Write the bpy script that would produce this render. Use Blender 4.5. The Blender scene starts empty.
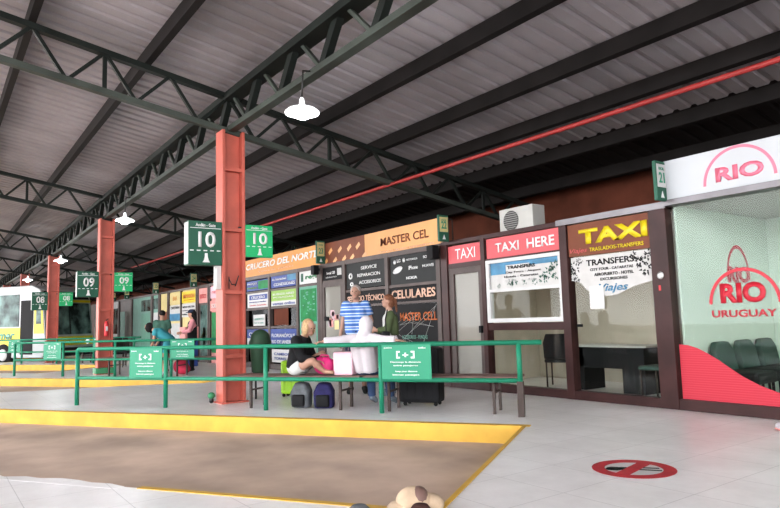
import bpy, bmesh, math, random
from mathutils import Vector, Matrix
random.seed(7)
C = bpy.context.scene.collection
PI = math.pi
K = 0.57665                                   # bays and railings are turned by this angle against the shop row
U = Vector((math.cos(K), math.sin(K), 0)); N = Vector((-math.sin(K), math.cos(K), 0)); Z = Vector((0, 0, 1))
XA = Vector((1, 0, 0)); YA = Vector((0, 1, 0))
def UN(u, n, z=0): return U*u + N*n + Z*z
SP = 9.3                                     # spacing of the columns along the row

# ------------------------------------------------------------------ materials
M = {}
TONE = dict(pipe_red=.6, hair_blond=.75, column_red=.88, rail_green=.72, sign_green=.62, sign_bright_green=.75, sign_dark_green=.8, frame_taupe=.5, frame_brown=.5, blue=.5, orange=.85, orange_light=.85, skin=.8, skin_tan=.8, hoodie_white=.85, cloth_white=.85,
            logo_red=.8, pink_red=.85, fascia_white=.72, frame_silver=.4, truss_green=.5, truss_light=.7, purlin_paint=.8, bus_white=.75, seat_green=.6, charcoal=.5, lime=.7, green_poster=.55, sky_blue=.6, teal_cloth=.7,
            ac_white=.85, olive=.75, door_teal=.7, teal_wall=.75, fuchsia=.8, bin_green=.6, luggage_black=.7, bag_navy=.7, bag_grey=.7, denim=.7, white_paint=.85, room_white=.8, yellow=.9, jacket_black=.7)
def mat(name, col, rough=0.6, metal=0.0, var=0.08, scale=3.0, bump=0.0, emit=0.0, spec=0.5, bscale=None, detail=4):
    if max(col) > .5 and not name.startswith(('lamp', 'asphalt', 'roof', 'column')): col = tuple(c*.70 for c in col)
    if emit < .7: emit *= .25
    col = tuple(c*TONE.get(name, 1) for c in col)
    if max(col) < .2: spec = min(spec, .18)
    m = bpy.data.materials.new(name); m.use_nodes = True
    nt = m.node_tree; b = nt.nodes['Principled BSDF']
    b.inputs['Roughness'].default_value = rough; b.inputs['Metallic'].default_value = metal
    b.inputs['Specular IOR Level'].default_value = spec
    tc = nt.nodes.new('ShaderNodeTexCoord'); nz = nt.nodes.new('ShaderNodeTexNoise')
    nz.inputs['Scale'].default_value = scale; nz.inputs['Detail'].default_value = detail
    nt.links.new(tc.outputs['Object'], nz.inputs['Vector'])
    rp = nt.nodes.new('ShaderNodeValToRGB')
    c0 = [max(0, c*(1-var)) for c in col]; c1 = [min(1, c*(1+var)) for c in col]
    rp.color_ramp.elements[0].position = .35; rp.color_ramp.elements[1].position = .65
    rp.color_ramp.elements[0].color = (*c0, 1); rp.color_ramp.elements[1].color = (*c1, 1)
    nt.links.new(nz.outputs['Fac'], rp.inputs['Fac']); nt.links.new(rp.outputs['Color'], b.inputs['Base Color'])
    if emit:
        nt.links.new(rp.outputs['Color'], b.inputs['Emission Color']); b.inputs['Emission Strength'].default_value = emit
    if bump:
        bn = nt.nodes.new('ShaderNodeBump'); bn.inputs['Strength'].default_value = bump
        n2 = nt.nodes.new('ShaderNodeTexNoise'); n2.inputs['Scale'].default_value = bscale or scale*8
        nt.links.new(tc.outputs['Object'], n2.inputs['Vector']); nt.links.new(n2.outputs['Fac'], bn.inputs['Height'])
        nt.links.new(bn.outputs['Normal'], b.inputs['Normal'])
    M[name] = m
    return m
def glass(name, tint=(1, 1, 1), refl=0.08, haze=None, hz=0.0):
    m = bpy.data.materials.new(name); m.use_nodes = True; nt = m.node_tree
    nt.nodes.remove(nt.nodes['Principled BSDF']); out = nt.nodes['Material Output']
    t = nt.nodes.new('ShaderNodeBsdfTransparent'); t.inputs[0].default_value = (*tint, 1)
    g = nt.nodes.new('ShaderNodeBsdfGlossy'); g.inputs['Roughness'].default_value = .03
    nz = nt.nodes.new('ShaderNodeTexNoise'); nz.inputs['Scale'].default_value = 2
    tc = nt.nodes.new('ShaderNodeTexCoord'); nt.links.new(tc.outputs['Object'], nz.inputs['Vector'])
    mr = nt.nodes.new('ShaderNodeMapRange'); mr.inputs['To Min'].default_value = refl*.7; mr.inputs['To Max'].default_value = refl*1.3
    nt.links.new(nz.outputs['Fac'], mr.inputs['Value'])
    mx = nt.nodes.new('ShaderNodeMixShader'); nt.links.new(mr.outputs[0], mx.inputs[0])
    nt.links.new(t.outputs[0], mx.inputs[1]); nt.links.new(g.outputs[0], mx.inputs[2])
    last = mx
    if haze:
        d = nt.nodes.new('ShaderNodeBsdfDiffuse'); d.inputs[0].default_value = (*haze, 1)
        m2 = nt.nodes.new('ShaderNodeMixShader'); m2.inputs[0].default_value = hz
        nt.links.new(mx.outputs[0], m2.inputs[1]); nt.links.new(d.outputs[0], m2.inputs[2]); last = m2
    nt.links.new(last.outputs[0], out.inputs['Surface']); M[name] = m
    return m
def stripes(name, stops, axis='Z', freq=1.0, rough=.8, off=0.0):
    """repeating colour bands along an object axis; stops = [(pos, colour), ...] of one period"""
    m = bpy.data.materials.new(name); m.use_nodes = True; nt = m.node_tree; b = nt.nodes['Principled BSDF']
    b.inputs['Roughness'].default_value = rough
    tc = nt.nodes.new('ShaderNodeTexCoord'); sp = nt.nodes.new('ShaderNodeSeparateXYZ'); nt.links.new(tc.outputs['Object'], sp.inputs[0])
    mu = nt.nodes.new('ShaderNodeMath'); mu.operation = 'MULTIPLY_ADD'; mu.inputs[1].default_value = freq; mu.inputs[2].default_value = off
    nt.links.new(sp.outputs[axis], mu.inputs[0])
    fr = nt.nodes.new('ShaderNodeMath'); fr.operation = 'FRACT'; nt.links.new(mu.outputs[0], fr.inputs[0])
    rp = nt.nodes.new('ShaderNodeValToRGB'); rp.color_ramp.interpolation = 'CONSTANT'
    e = rp.color_ramp.elements
    while len(e) < len(stops): e.new(.5)
    for i, (p, c) in enumerate(stops): e[i].position = p; e[i].color = (*c, 1)
    nt.links.new(fr.outputs[0], rp.inputs['Fac']); nt.links.new(rp.outputs['Color'], b.inputs['Base Color']); M[name] = m
    return m
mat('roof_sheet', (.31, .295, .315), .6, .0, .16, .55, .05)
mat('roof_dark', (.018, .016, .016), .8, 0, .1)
mat('truss_green', (.030, .038, .034), .55, .2, .2, 2)
mat('truss_light', (.085, .10, .088), .5, .2, .2, 2)
mat('purlin_paint', (.016, .014, .014), .7, 0, .2, 2, spec=.2)
mat('column_red', (.48, .12, .085), .5, 0, .10, 2.5, .08)
mat('column_green', (.04, .22, .10), .5)
mat('pipe_red', (.62, .05, .045), .4)
mat('kerb_yellow', (.74, .46, .07), .65, 0, .10, 3, .2)
mat('asphalt', (.43, .33, .265), .85, 0, .22, .9, .35, bscale=60)
mat('rail_green', (.03, .27, .16), .35, 0, .05, 4)
mat('sign_green', (.02, .36, .20), .5, 0, .03)
mat('sign_dark_green', (.035, .13, .085), .4, 0, .05)
mat('sign_bright_green', (.02, .48, .18), .4, 0, .03, emit=.25)
mat('white_paint', (.80, .80, .79), .5, 0, .03)
mat('white_text', (.88, .88, .88), .5, 0, .02, emit=.15)
mat('frame_brown', (.085, .035, .033), .35, 0, .2, 3)
mat('frame_taupe', (.17, .13, .12), .4, 0, .15, 3)
mat('frame_silver', (.42, .40, .42), .35, .3, .1)
mat('black', (.010, .010, .011), .6, 0, .1, spec=.2)
mat('black_gloss', (.010, .012, .012), .45, 0, .1, spec=.25)
mat('charcoal', (.04, .045, .045), .6, 0, .2)
mat('dark_wall', (.11, .035, .02), .8, 0, .2, 1.5, .2)
mat('room_beige', (.49, .44, .36), .8, 0, .05)
mat('room_white', (.76, .75, .70), .8, 0, .03)
mat('room_mint', (.66, .78, .68), .8, 0, .03)
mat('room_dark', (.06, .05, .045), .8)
mat('pink_red', (.80, .13, .15), .5, 0, .04, emit=.08)
mat('red', (.68, .03, .04), .45, 0, .05)
mat('logo_red', (.72, .02, .05), .5, 0, .03, emit=.1)
mat('logo_pink', (.85, .22, .32), .5, 0, .05, emit=.1)
mat('fascia_white', (.80, .84, .88), .5, 0, .04, .8, emit=.12)
mat('orange', (.82, .36, .07), .5, 0, .08, .8, emit=.1)
mat('orange_light', (.90, .45, .16), .5, 0, .12, .7, emit=.1)
mat('orange_text', (.80, .22, .06), .5)
mat('peach_text', (.85, .55, .42), .5, emit=.1)
mat('yellow', (.90, .72, .02), .45, 0, .03, emit=.1)
mat('panel_yellow', (.85, .68, .10), .5, 0, .04)
mat('cream', (.78, .66, .32), .6, 0, .05)
mat('poster_brown', (.16, .055, .03), .5, 0, .1)
mat('blue', (.04, .10, .45), .5, 0, .06)
mat('sky_blue', (.12, .45, .75), .5, 0, .2, 4)
mat('lime', (.42, .72, .12), .5, 0, .1)
mat('green_poster', (.02, .33, .10), .5, 0, .2, 5)
mat('door_teal', (.18, .55, .40), .5, 0, .1)
mat('teal_wall', (.28, .58, .47), .6, 0, .08)
mat('pink_panel', (.80, .36, .33), .6, 0, .12, 4)
mat('grey_panel', (.42, .43, .42), .6, 0, .1)
mat('phone_orange', (.80, .42, .16), .4, 0, .1)
mat('bench_brown', (.16, .10, .085), .5, 0, .15, 4)
mat('steel_brown', (.06, .045, .04), .5)
mat('bin_green', (.05, .10, .06), .45, 0, .1)
mat('metal_dark', (.05, .05, .05), .4, .6)
mat('chrome', (.6, .6, .6), .25, .9)
mat('ac_white', (.72, .72, .68), .5, 0, .04)
mat('seat_green', (.06, .12, .10), .6)
mat('bus_white', (.75, .78, .80), .3, 0, .04)
mat('bus_yellow', (.85, .68, .02), .35, 0, .04)
mat('bus_teal', (.10, .32, .28), .4)
mat('bus_glass', (.09, .14, .13), .08, 0, .9, 1.6)  # strong teal-grey noise paints reflections into the panes
mat('tyre', (.02, .02, .02), .8)
mat('lamp_glow', (1, 1, 1), .5, 0, 0, emit=9)
mat('lamp_hood', (.86, .88, .9), .4, 0, .02, emit=.8)
mat('skin', (.62, .36, .26), .6, 0, .06)
mat('skin_tan', (.50, .27, .18), .6, 0, .06)
mat('hair_blond', (.50, .33, .18), .7, 0, .25, 30, .3)
mat('hair_brown', (.16, .07, .04), .7, 0, .25, 30, .3)
mat('hair_grey', (.36, .33, .31), .8, 0, .25, 30, .3)
mat('hair_black', (.015, .012, .012), .7, 0, .25, 30)
mat('eye_dark', (.03, .02, .02), .3)
mat('lip', (.45, .14, .12), .5)
mat('hoodie_white', (.82, .76, .80), .9, 0, .05, 6, .3)
mat('jacket_black', (.018, .018, .02), .8, 0, .2, 8, .3)
mat('cloth_white', (.78, .77, .75), .9, 0, .05, 6)
mat('olive', (.10, .13, .065), .85, 0, .15, 8, .3)
mat('denim', (.08, .13, .25), .9, 0, .15, 8, .2)
mat('denim_dark', (.03, .04, .07), .9, 0, .15, 8, .2)
mat('tee_green', (.06, .13, .10), .9, 0, .1)
mat('teal_cloth', (.08, .50, .58), .9, 0, .1)
mat('pink_cloth', (.80, .35, .38), .9, 0, .1)
mat('shoe_grey', (.22, .26, .30), .7)
mat('fuchsia', (.85, .03, .25), .6, 0, .15, 10)
mat('pale_pink', (.88, .58, .66), .5, 0, .04)
mat('lime_shell', (.45, .80, .04), .35, 0, .04)
mat('bag_grey', (.16, .17, .18), .85, 0, .2, 10, .2)
mat('bag_navy', (.04, .035, .12), .8, 0, .2, 10, .2)
mat('bag_red', (.45, .02, .06), .7, 0, .15, 6)
mat('luggage_black', (.014, .014, .016), .65, 0, .15, 10, .15)
mat('decal_red', (.55, .03, .045), .6, 0, .12, 9)
mat('decal_black', (.03, .04, .035), .6)
mat('beige_cloth', (.62, .47, .33), .9, 0, .25, 5, .3)
mat('brown_cloth', (.06, .03, .025), .9, 0, .2, 8, .3)
mat('wave_red', (.80, .07, .09), .5, 0, .04, emit=.12)
glass('pane', (.95, .97, .96), .012); glass('pane_dark', (.35, .35, .35), .03)
glass('pane_milky', (.9, .9, .88), .05, (.36, .35, .32), .6)
stripes('polo_stripes', [(0, (.05, .14, .40)), (.42, (.45, .55, .68)), (.60, (.09, .20, .48)), (.85, (.50, .58, .68))], 'Z', 8.5)
stripes('grille_lines', [(0, (.03, .03, .03)), (.5, (.25, .25, .24))], 'Z', 26)
stripes('wave_lines', [(0, (.40, .025, .045)), (.7, (.44, .05, .07))], 'Z', 34)
def tile_material():
    m = bpy.data.materials.new('floor_tile'); m.use_nodes = True; nt = m.node_tree; b = nt.nodes['Principled BSDF']
    tc = nt.nodes.new('ShaderNodeTexCoord')
    br = nt.nodes.new('ShaderNodeTexBrick'); br.offset = 0
    br.inputs['Scale'].default_value = 1; br.inputs['Brick Width'].default_value = .62; br.inputs['Row Height'].default_value = .62
    br.inputs['Mortar Size'].default_value = .0035; br.inputs['Mortar Smooth'].default_value = .3
    br.inputs['Color1'].default_value = (.74, .73, .715, 1); br.inputs['Color2'].default_value = (.77, .76, .75, 1); br.inputs['Mortar'].default_value = (.52, .51, .50, 1)
    nt.links.new(tc.outputs['Object'], br.inputs['Vector'])
    nz = nt.nodes.new('ShaderNodeTexNoise'); nz.inputs['Scale'].default_value = .7; nz.inputs['Detail'].default_value = 8; nz.inputs['Roughness'].default_value = .7
    nt.links.new(tc.outputs['Object'], nz.inputs['Vector'])
    rp = nt.nodes.new('ShaderNodeValToRGB'); rp.color_ramp.elements[0].position = .33; rp.color_ramp.elements[1].position = .62
    rp.color_ramp.elements[0].color = (.80, .79, .79, 1); rp.color_ramp.elements[1].color = (1.03, 1.03, 1.04, 1)
    nt.links.new(nz.outputs['Fac'], rp.inputs['Fac'])
    mx = nt.nodes.new('ShaderNodeMixRGB'); mx.blend_type = 'MULTIPLY'; mx.inputs[0].default_value = 1
    nt.links.new(br.outputs['Color'], mx.inputs[1]); nt.links.new(rp.outputs['Color'], mx.inputs[2])
    nt.links.new(mx.outputs[0], b.inputs['Base Color'])
    r2 = nt.nodes.new('ShaderNodeMapRange'); r2.inputs['To Min'].default_value = .22; r2.inputs['To Max'].default_value = .42
    nt.links.new(nz.outputs['Fac'], r2.inputs['Value']); nt.links.new(r2.outputs[0], b.inputs['Roughness'])
    b.inputs['Specular IOR Level'].default_value = .5
    M['floor_tile'] = m
tile_material()

# ------------------------------------------------------------------ building helpers
WM = {}                                        # world matrices of the roots, by object name
def tag(o, label=None, cat=None, group=None, kind=None):
    if label: o['label'] = label
    if cat: o['category'] = cat
    if group: o['group'] = group
    if kind: o['kind'] = kind
    return o
def thing(name, label, cat, loc=(0, 0, 0), rz=0.0, group=None):
    o = bpy.data.objects.new(name, None); C.objects.link(o)
    o.location = loc; o.rotation_euler = (0, 0, rz); o.empty_display_size = .1
    tag(o, label, cat, group); WM[o.name] = Matrix.Translation(loc) @ Matrix.Rotation(rz, 4, 'Z')
    return o
def link_mesh(name, me, m, parent=None):
    o = bpy.data.objects.new(name, me); C.objects.link(o)
    for mm in (m if isinstance(m, (list, tuple)) else [m]): me.materials.append(M[mm] if isinstance(mm, str) else mm)
    if parent is not None:
        o.parent = parent; WM[o.name] = WM[parent.name]
    return o
class MB:
    def __init__(s, local=False): s.bm = bmesh.new(); s.local = local
    def box(s, x0, x1, y0, y1, z0, z1, mi=0):
        return s.obox(Vector((x0, y0, z0)), XA*(x1-x0), YA*(y1-y0), Z*(z1-z0), mi)
    def obox(s, o, a, b, c, mi=0):
        o = Vector(o); v = [s.bm.verts.new(o + a*i + b*j + c*k) for k in (0, 1) for j in (0, 1) for i in (0, 1)]
        fl = Vector(a).cross(Vector(b)).dot(Vector(c)) < 0
        for q in ((0, 2, 3, 1), (4, 5, 7, 6), (0, 1, 5, 4), (2, 6, 7, 3), (0, 4, 6, 2), (1, 3, 7, 5)):
            f = s.bm.faces.new([v[i] for i in (q[::-1] if fl else q)]); f.material_index = mi
        return s
    def bar(s, p0, p1, w, h, up=Z, mi=0):
        p0 = Vector(p0); p1 = Vector(p1); d = (p1-p0); dn = d.normalized()
        up = Vector(up)
        if abs(dn.dot(up)) > .98: up = XA
        a = dn.cross(up).normalized(); b = a.cross(dn).normalized()
        return s.obox(p0 - a*w/2 - b*h/2, d, a*w, b*h, mi)
    def tube(s, pts, r, seg=10, mi=0, r1=None):
        pts = [Vector(p) for p in pts]; rings = []
        prev = None
        for i, p in enumerate(pts):
            if i == 0: d = pts[1]-p
            elif i == len(pts)-1: d = p-pts[i-1]
            else: d = (pts[i+1]-p).normalized() + (p-pts[i-1]).normalized()
            d = d.normalized()
            a = prev if prev else (XA if abs(d.x) < .9 else YA)
            a = (a - d*a.dot(d)).normalized(); prev = a; b = d.cross(a)
            rr = r if r1 is None else r + (r1-r)*i/(len(pts)-1)
            rings.append([s.bm.verts.new(p + a*math.cos(2*PI*j/seg)*rr + b*math.sin(2*PI*j/seg)*rr) for j in range(seg)])
        for i in range(len(rings)-1):
            for j in range(seg):
                f = s.bm.faces.new((rings[i][j], rings[i][(j+1) % seg], rings[i+1][(j+1) % seg], rings[i+1][j])); f.material_index = mi; f.smooth = True
        s.bm.faces.new(rings[0][::-1]).material_index = mi; s.bm.faces.new(rings[-1]).material_index = mi
        return s
    def lathe(s, prof, at=(0, 0, 0), seg=20, mi=0, axis=None):
        at = Vector(at); q = Vector(axis).to_track_quat('Z', 'Y') if axis is not None else None; rings = []
        for r, z in prof:
            ring = []
            for j in range(seg):
                v = Vector((r*math.cos(2*PI*j/seg), r*math.sin(2*PI*j/seg), z))
                if q: v = q @ v
                ring.append(s.bm.verts.new(at + v))
            rings.append(ring)
        for i in range(len(rings)-1):
            for j in range(seg):
                f = s.bm.faces.new((rings[i][j], rings[i][(j+1) % seg], rings[i+1][(j+1) % seg], rings[i+1][j])); f.material_index = mi; f.smooth = True
        s.bm.faces.new(rings[0][::-1]).material_index = mi; s.bm.faces.new(rings[-1]).material_index = mi
        return s
    def prism(s, poly, ext, mi=0):
        ext = Vector(ext); a = [s.bm.verts.new(Vector(p)) for p in poly]; b = [s.bm.verts.new(Vector(p)+ext) for p in poly]; n = len(a)
        f1 = s.bm.faces.new(a[::-1]); f2 = s.bm.faces.new(b); f1.material_index = f2.material_index = mi
        for i in range(n): s.bm.faces.new((a[i], a[(i+1) % n], b[(i+1) % n], b[i])).material_index = mi
        return s
    def ball(s, c, r, seg=16, rings=10, mi=0, rot=None):
        r = (r, r, r) if not isinstance(r, (tuple, list)) else r
        m = Matrix.Translation(c) @ (rot.to_4x4() if rot else Matrix.Identity(4)) @ Matrix.Diagonal((*r, 1))
        g = bmesh.ops.create_uvsphere(s.bm, u_segments=seg, v_segments=rings, radius=1, matrix=m)
        for v in g['verts']:
            for f in v.link_faces: f.material_index = mi; f.smooth = True
        return s
    def cap(s, p0, r0, p1, r1, seg=12, flat=(False, False)):
        p0 = Vector(p0); p1 = Vector(p1)
        s.tube([p0, p1], r0, seg, r1=r1)
        if not flat[0]: s.ball(p0, r0, seg, 8)
        if not flat[1]: s.ball(p1, r1, seg, 8)
        return s
    def build(s, name, m, parent=None, bevel=0.0, label=None, cat=None, group=None, kind=None, weld=False, fix=True, smooth=False):
        if fix: bmesh.ops.recalc_face_normals(s.bm, faces=s.bm.faces)
        if bevel: bmesh.ops.bevel(s.bm, geom=[e for e in s.bm.edges if len(e.link_faces) == 2 and e.calc_face_angle(0) > .6], offset=bevel, segments=2, affect='EDGES', profile=.6)
        loc = None
        if not s.local:
            if parent is not None: s.bm.transform(WM[parent.name].inverted())
            else:
                vs = [v.co for v in s.bm.verts]
                loc = Vector(((min(v.x for v in vs)+max(v.x for v in vs))/2, (min(v.y for v in vs)+max(v.y for v in vs))/2, min(v.z for v in vs)))
                s.bm.transform(Matrix.Translation(-loc))
        if smooth:
            for f in s.bm.faces: f.smooth = True
        me = bpy.data.meshes.new(name); s.bm.to_mesh(me); s.bm.free()
        o = link_mesh(name, me, m, parent)
        if loc: o.location = loc
        if parent is None: WM[o.name] = Matrix.Translation(o.location)
        return tag(o, label, cat, group, kind)
def kids(o): return [c for c in o.children]
def dup(o, off, label=None, parent=None, group=None):
    c = o.copy(); C.objects.link(c)
    if parent is None: c.location = Vector(o.location) + Vector(off); WM[c.name] = Matrix.Translation(off) @ WM[o.name]
    else: c.parent = parent; WM[c.name] = WM[parent.name]
    if label: c['label'] = label
    if group: c['group'] = group
    for k_ in kids(o): dup(k_, (0, 0, 0), None, c)
    return c
def text(parent, s, o, ax, az, w, h, m, bold=0.0, slant=0.0, depth=.004, name='lettering', label=None, keep=False):
    """words laid into the rectangle w x h whose lower left corner is o; ax = reading direction, az = up"""
    cu = bpy.data.curves.new('t', 'FONT'); cu.body = s; cu.size = 1; cu.offset = bold; cu.shear = slant; cu.align_x = 'CENTER' if '\n' in s else 'LEFT'
    cu.resolution_u = 3
    ob = bpy.data.objects.new('t', cu); C.objects.link(ob); dg = bpy.context.evaluated_depsgraph_get(); dg.update()
    me = bpy.data.meshes.new_from_object(ob.evaluated_get(dg)); bpy.data.objects.remove(ob); bpy.data.curves.remove(cu)
    if not me.vertices: return None
    xs = [v.co.x for v in me.vertices]; ys = [v.co.y for v in me.vertices]
    x0, x1, y0, y1 = min(xs), max(xs), min(ys), max(ys)
    sx = w/(x1-x0); sy = h/(y1-y0)
    ax = Vector(ax); az = Vector(az); nn = ax.cross(az).normalized(); o = Vector(o)
    ox = 0
    if keep:
        q = min(sx, sy); ox = (w-(x1-x0)*q)/2; o = o + az*((h-(y1-y0)*q)/2); sx = sy = q
    bm = bmesh.new(); bm.from_mesh(me); bpy.data.meshes.remove(me)
    for v in bm.verts: v.co = o + ax*((v.co.x-x0)*sx + ox) + az*((v.co.y-y0)*sy) + nn*.002
    r = bmesh.ops.extrude_face_region(bm, geom=list(bm.faces))
    for g in r['geom']:
        if isinstance(g, bmesh.types.BMVert): g.co += nn*depth
    mb = MB(); mb.bm.free(); mb.bm = bm
    return mb.build(name, m, parent, label=label)
def ring_poly(o, ax, az, r0, r1, a0, a1, n=40, sq=1.0):
    o = Vector(o); ax = Vector(ax); az = Vector(az); out = []
    for i in range(n+1):
        a = a0+(a1-a0)*i/n; out.append((o+ax*math.cos(a)*r0+az*math.sin(a)*r0*sq, o+ax*math.cos(a)*r1+az*math.sin(a)*r1*sq))
    return out
def ring(parent, o, ax, az, r0, r1, a0, a1, m, name='emblem', n=40, depth=.004, sq=1.0):
    mb = MB(); P = ring_poly(o, ax, az, r0, r1, a0, a1, n, sq); nn = Vector(ax).cross(Vector(az)).normalized()*depth
    for i in range(n): mb.prism([P[i][0], P[i][1], P[i+1][1], P[i+1][0]], nn)
    bmesh.ops.remove_doubles(mb.bm, verts=mb.bm.verts, dist=1e-5)
    return mb.build(name, m, parent, weld=True)

# ------------------------------------------------------------------ camera
cam = bpy.data.cameras.new('camera'); co = bpy.data.objects.new('camera', cam); C.objects.link(co)
R = Matrix(((0.5858238525758501, 0.80992454781998, -0.02885551232935048), (0.10140515514756554, -0.03792904111915294, 0.994121915234384), (0.8040692807604869, -0.5853064280173099, -0.10435026142246)))
co.matrix_world = Matrix.Translation((0, 0, 1.25)) @ R.transposed().to_4x4()
cam.sensor_fit = 'HORIZONTAL'; cam.sensor_width = 36; cam.lens = 638.582/780*36; cam.clip_end = 500
bpy.context.scene.camera = co

# ------------------------------------------------------------------ floor, bays, kerbs
def bay(i): return -1.31 - SP*math.cos(K)*i, 4.12 + SP*math.sin(K)*i, 7.55 + SP*math.sin(K)*i
FL = 13.0
mb = MB(); 
def rect(mb, u0, u1, n0, n1, z0=-.22, z1=0): mb.obox(UN(u0, n0, z0), U*(u1-u0), N*(n1-n0), Z*(z1-z0))
for i in range(-1, 9):
    ue, n0, n1 = bay(i)
    umax = (14-n0*math.cos(K))/math.sin(K)+4
    if i == 1:      # this bay's near corner was filled with concrete along a soft curve
        cv = [UN(ue-6.9, n0), UN(ue-5.2, n0+.12), UN(ue-3.9, n0+.35), UN(ue-3.0, n0+.8), UN(ue-2.2, n0+1.5), UN(ue-1.0, n0+2.35), UN(ue, n0+2.75)]
        mb.prism([p+Z*-.22 for p in cv+[UN(ue, n0)]], Z*.22)
    rect(mb, ue, umax, n0, n1)
    un = bay(i+1)[0]; nn = bay(i+1)[1]
    rect(mb, un-FL, umax, n1, nn)
rect(mb, -30+FL, 30, -14, bay(-1)[1])
o = mb.build('floor', 'floor_tile', kind='structure')
# tile joints follow the shop row: the floor's own axes do
o.data.transform(Matrix.Translation(o.location)); o.location = (0, 0, 0)
MB().box(-140, 60, -60, 14, -.35, -.2).build('road', 'asphalt', kind='structure')
t = 0
for i in range(0, 7):
    ue, n0, n1 = bay(i); un = bay(i+1)[0]
    t += 1; mb = MB()
    rect(mb, un-FL, ue+.08, n1-.012, n1+.10, -.2, .006); rect(mb, ue-.004, ue+.035, n0 if i != 1 else n0+2.75, n1, -.2, .006)
    mb.build('trim_%d' % t, 'kerb_yellow', kind='structure')
t += 1; mb = MB(); rect(mb, -3.75, -1.31, 4.10, 4.16, -.2, .005); mb.build('trim_%d' % t, 'kerb_yellow', kind='structure')
t += 1; mb = MB(); rect(mb, -15.5, -3.9, 4.05, 4.17, -.2, .001)
bmesh.ops.subdivide_edges(mb.bm, edges=[e for e in mb.bm.edges if e.calc_length() > 3], cuts=60)
for v in mb.bm.verts:
    if (v.co.dot(N)) > 4.1: v.co += N*random.uniform(-.05, .05)
mb.build('trim_%d' % t, 'floor_tile', kind='structure')

# ------------------------------------------------------------------ roof
def zr(Y, off=0.0): return 5.27 + .24 + off - .1665*(Y-4.13)
def dz(X): return .015*(max(X, -30.24)+10.24) if X < -10.24 else 0.0      # the roof falls a little towards the far end
def xbar(y, z, w, h, x0=-70, x1=12, sl=0):
    mb = MB(); xs = [x0, -30.24, -10.24, x1]
    for a, b in zip(xs[:-1], xs[1:]): mb.obox((a, y-w/2, z-h/2+dz(a)-sl*-w/2), Vector((b-a, 0, dz(b)-dz(a))), Vector((0, w, sl*w)), Z*h)
    return mb
def roof(name, y0, y1, m, x0=-75, x1=14):
    mb = MB(); pts = []; x = x0; p = .30
    while x < x1: pts += [(x, 0), (x+.17, 0), (x+.20, .035), (x+.26, .035)]; x += p
    a = [mb.bm.verts.new((x, y0, zr(y0, h+dz(x)))) for x, h in pts]; b = [mb.bm.verts.new((x, y1, zr(y1, h+dz(x)))) for x, h in pts]
    for i in range(len(a)-1): mb.bm.faces.new((a[i], b[i], b[i+1], a[i+1]))
    mb.build(name, m, kind='structure', fix=False)
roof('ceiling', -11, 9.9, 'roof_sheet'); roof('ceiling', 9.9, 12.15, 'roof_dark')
MB().box(-75, 14, 12, 12.15, 0, 4.6).build('wall_back', 'dark_wall', kind='structure')
MB().box(-75.2, -75, -11, 12.15, -.2, 6.5).build('wall_end', 'dark_wall', kind='structure')
PN = ['outermost purlin over the bus bays', 'dark roof purlin two spans left of the column row', 'dark roof purlin next left of the girder over the columns',
      'dark roof purlin just right of the lattice girder', 'dark roof purlin between the girder and the red pipe', 'dark roof purlin just above the red pipe', 'dark roof purlin at the edge of the black roof strip', 'purlin in the dark by the back wall']
for y, lab in zip((-.55, 1.10, 2.75, 5.93, 7.39, 8.62, 9.93, 11.3), PN):
    z = zr(y) - .24
    xbar(y, z+.115, .10, .23, -75, 14, -.166).build('roof_purlin', 'purlin_paint', label=lab + ', a long steel beam', cat='roof beam', group='roof purlins')
# cross trusses
def ztop(y): return 5.17 + DZ - .171*(y-4.1)
def zbot(y): return 4.56 + DZ - .160*(y-4.13)
def rafter(i):
    global DZ
    X = -10.24 - SP*i; DZ = dz(X)
    nm = ['10', '09', '08', '07', '06', '05'][i]
    t = thing('roof_truss', 'dark green lattice roof truss crossing over the gate %s column' % nm, 'truss', (X, 4.13, 4.5), group='cross trusses')
    MB().bar((X, -6.5, ztop(-6.5)), (X, 11.9, ztop(11.9)), .12, .09).build('top_chord', 'truss_green', t)
    MB().bar((X, -6.5, zbot(-6.5)), (X, 11.9, zbot(11.9)), .12, .09).build('bottom_chord', 'truss_light' if i == 0 else 'truss_green', t)
    y = -5.9
    k = 0
    while y < 11:
        if not (3.6 < y < 4.0):
            MB().bar((X, y, ztop(y)), (X, y+.47, zbot(y+.47)), .06, .05).build('web', 'truss_green', t)
            MB().bar((X, y+.47, zbot(y+.47)), (X, y+1, ztop(y+1)), .06, .05).build('web', 'truss_green', t)
        if k % 4 == 0: MB().bar((X, y, ztop(y)), (X, y, zbot(y)), .06, .05, up=XA).build('web', 'truss_green', t)
        y += 1; k += 1
for i in range(6): rafter(i)
g = thing('lattice_girder', 'long dark green lattice girder running along above the column row', 'girder', (-10.24, 4.13, 4.5))
xbar(4.13, 5.16, .26, .12).build('top_chord', 'truss_green', g)
xbar(4.13, 4.60, .14, .09).build('bottom_chord', 'truss_light', g)
x = -7.05 + 1.22*6; k = 0
while x > -60:
    if k < 49:
        q = dz(x)
        MB().bar((x, 4.13, 4.6+q), (x+.42, 4.13, 5.15+q), .10, .13, up=XA).build('web', 'truss_green', g)
        MB().bar((x-.03, 4.13, 4.6+q), (x-.58, 4.13, 5.15+q), .06, .05, up=XA).build('web', 'truss_light', g)
    x -= 1.22; k += 1
MB().tube([(-72, 7.5, 3.99), (8, 7.5, 3.99)], .035, 12).build('fire_pipe', 'pipe_red', label='long thin red pipe running along under the roof', cat='pipe')

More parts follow.
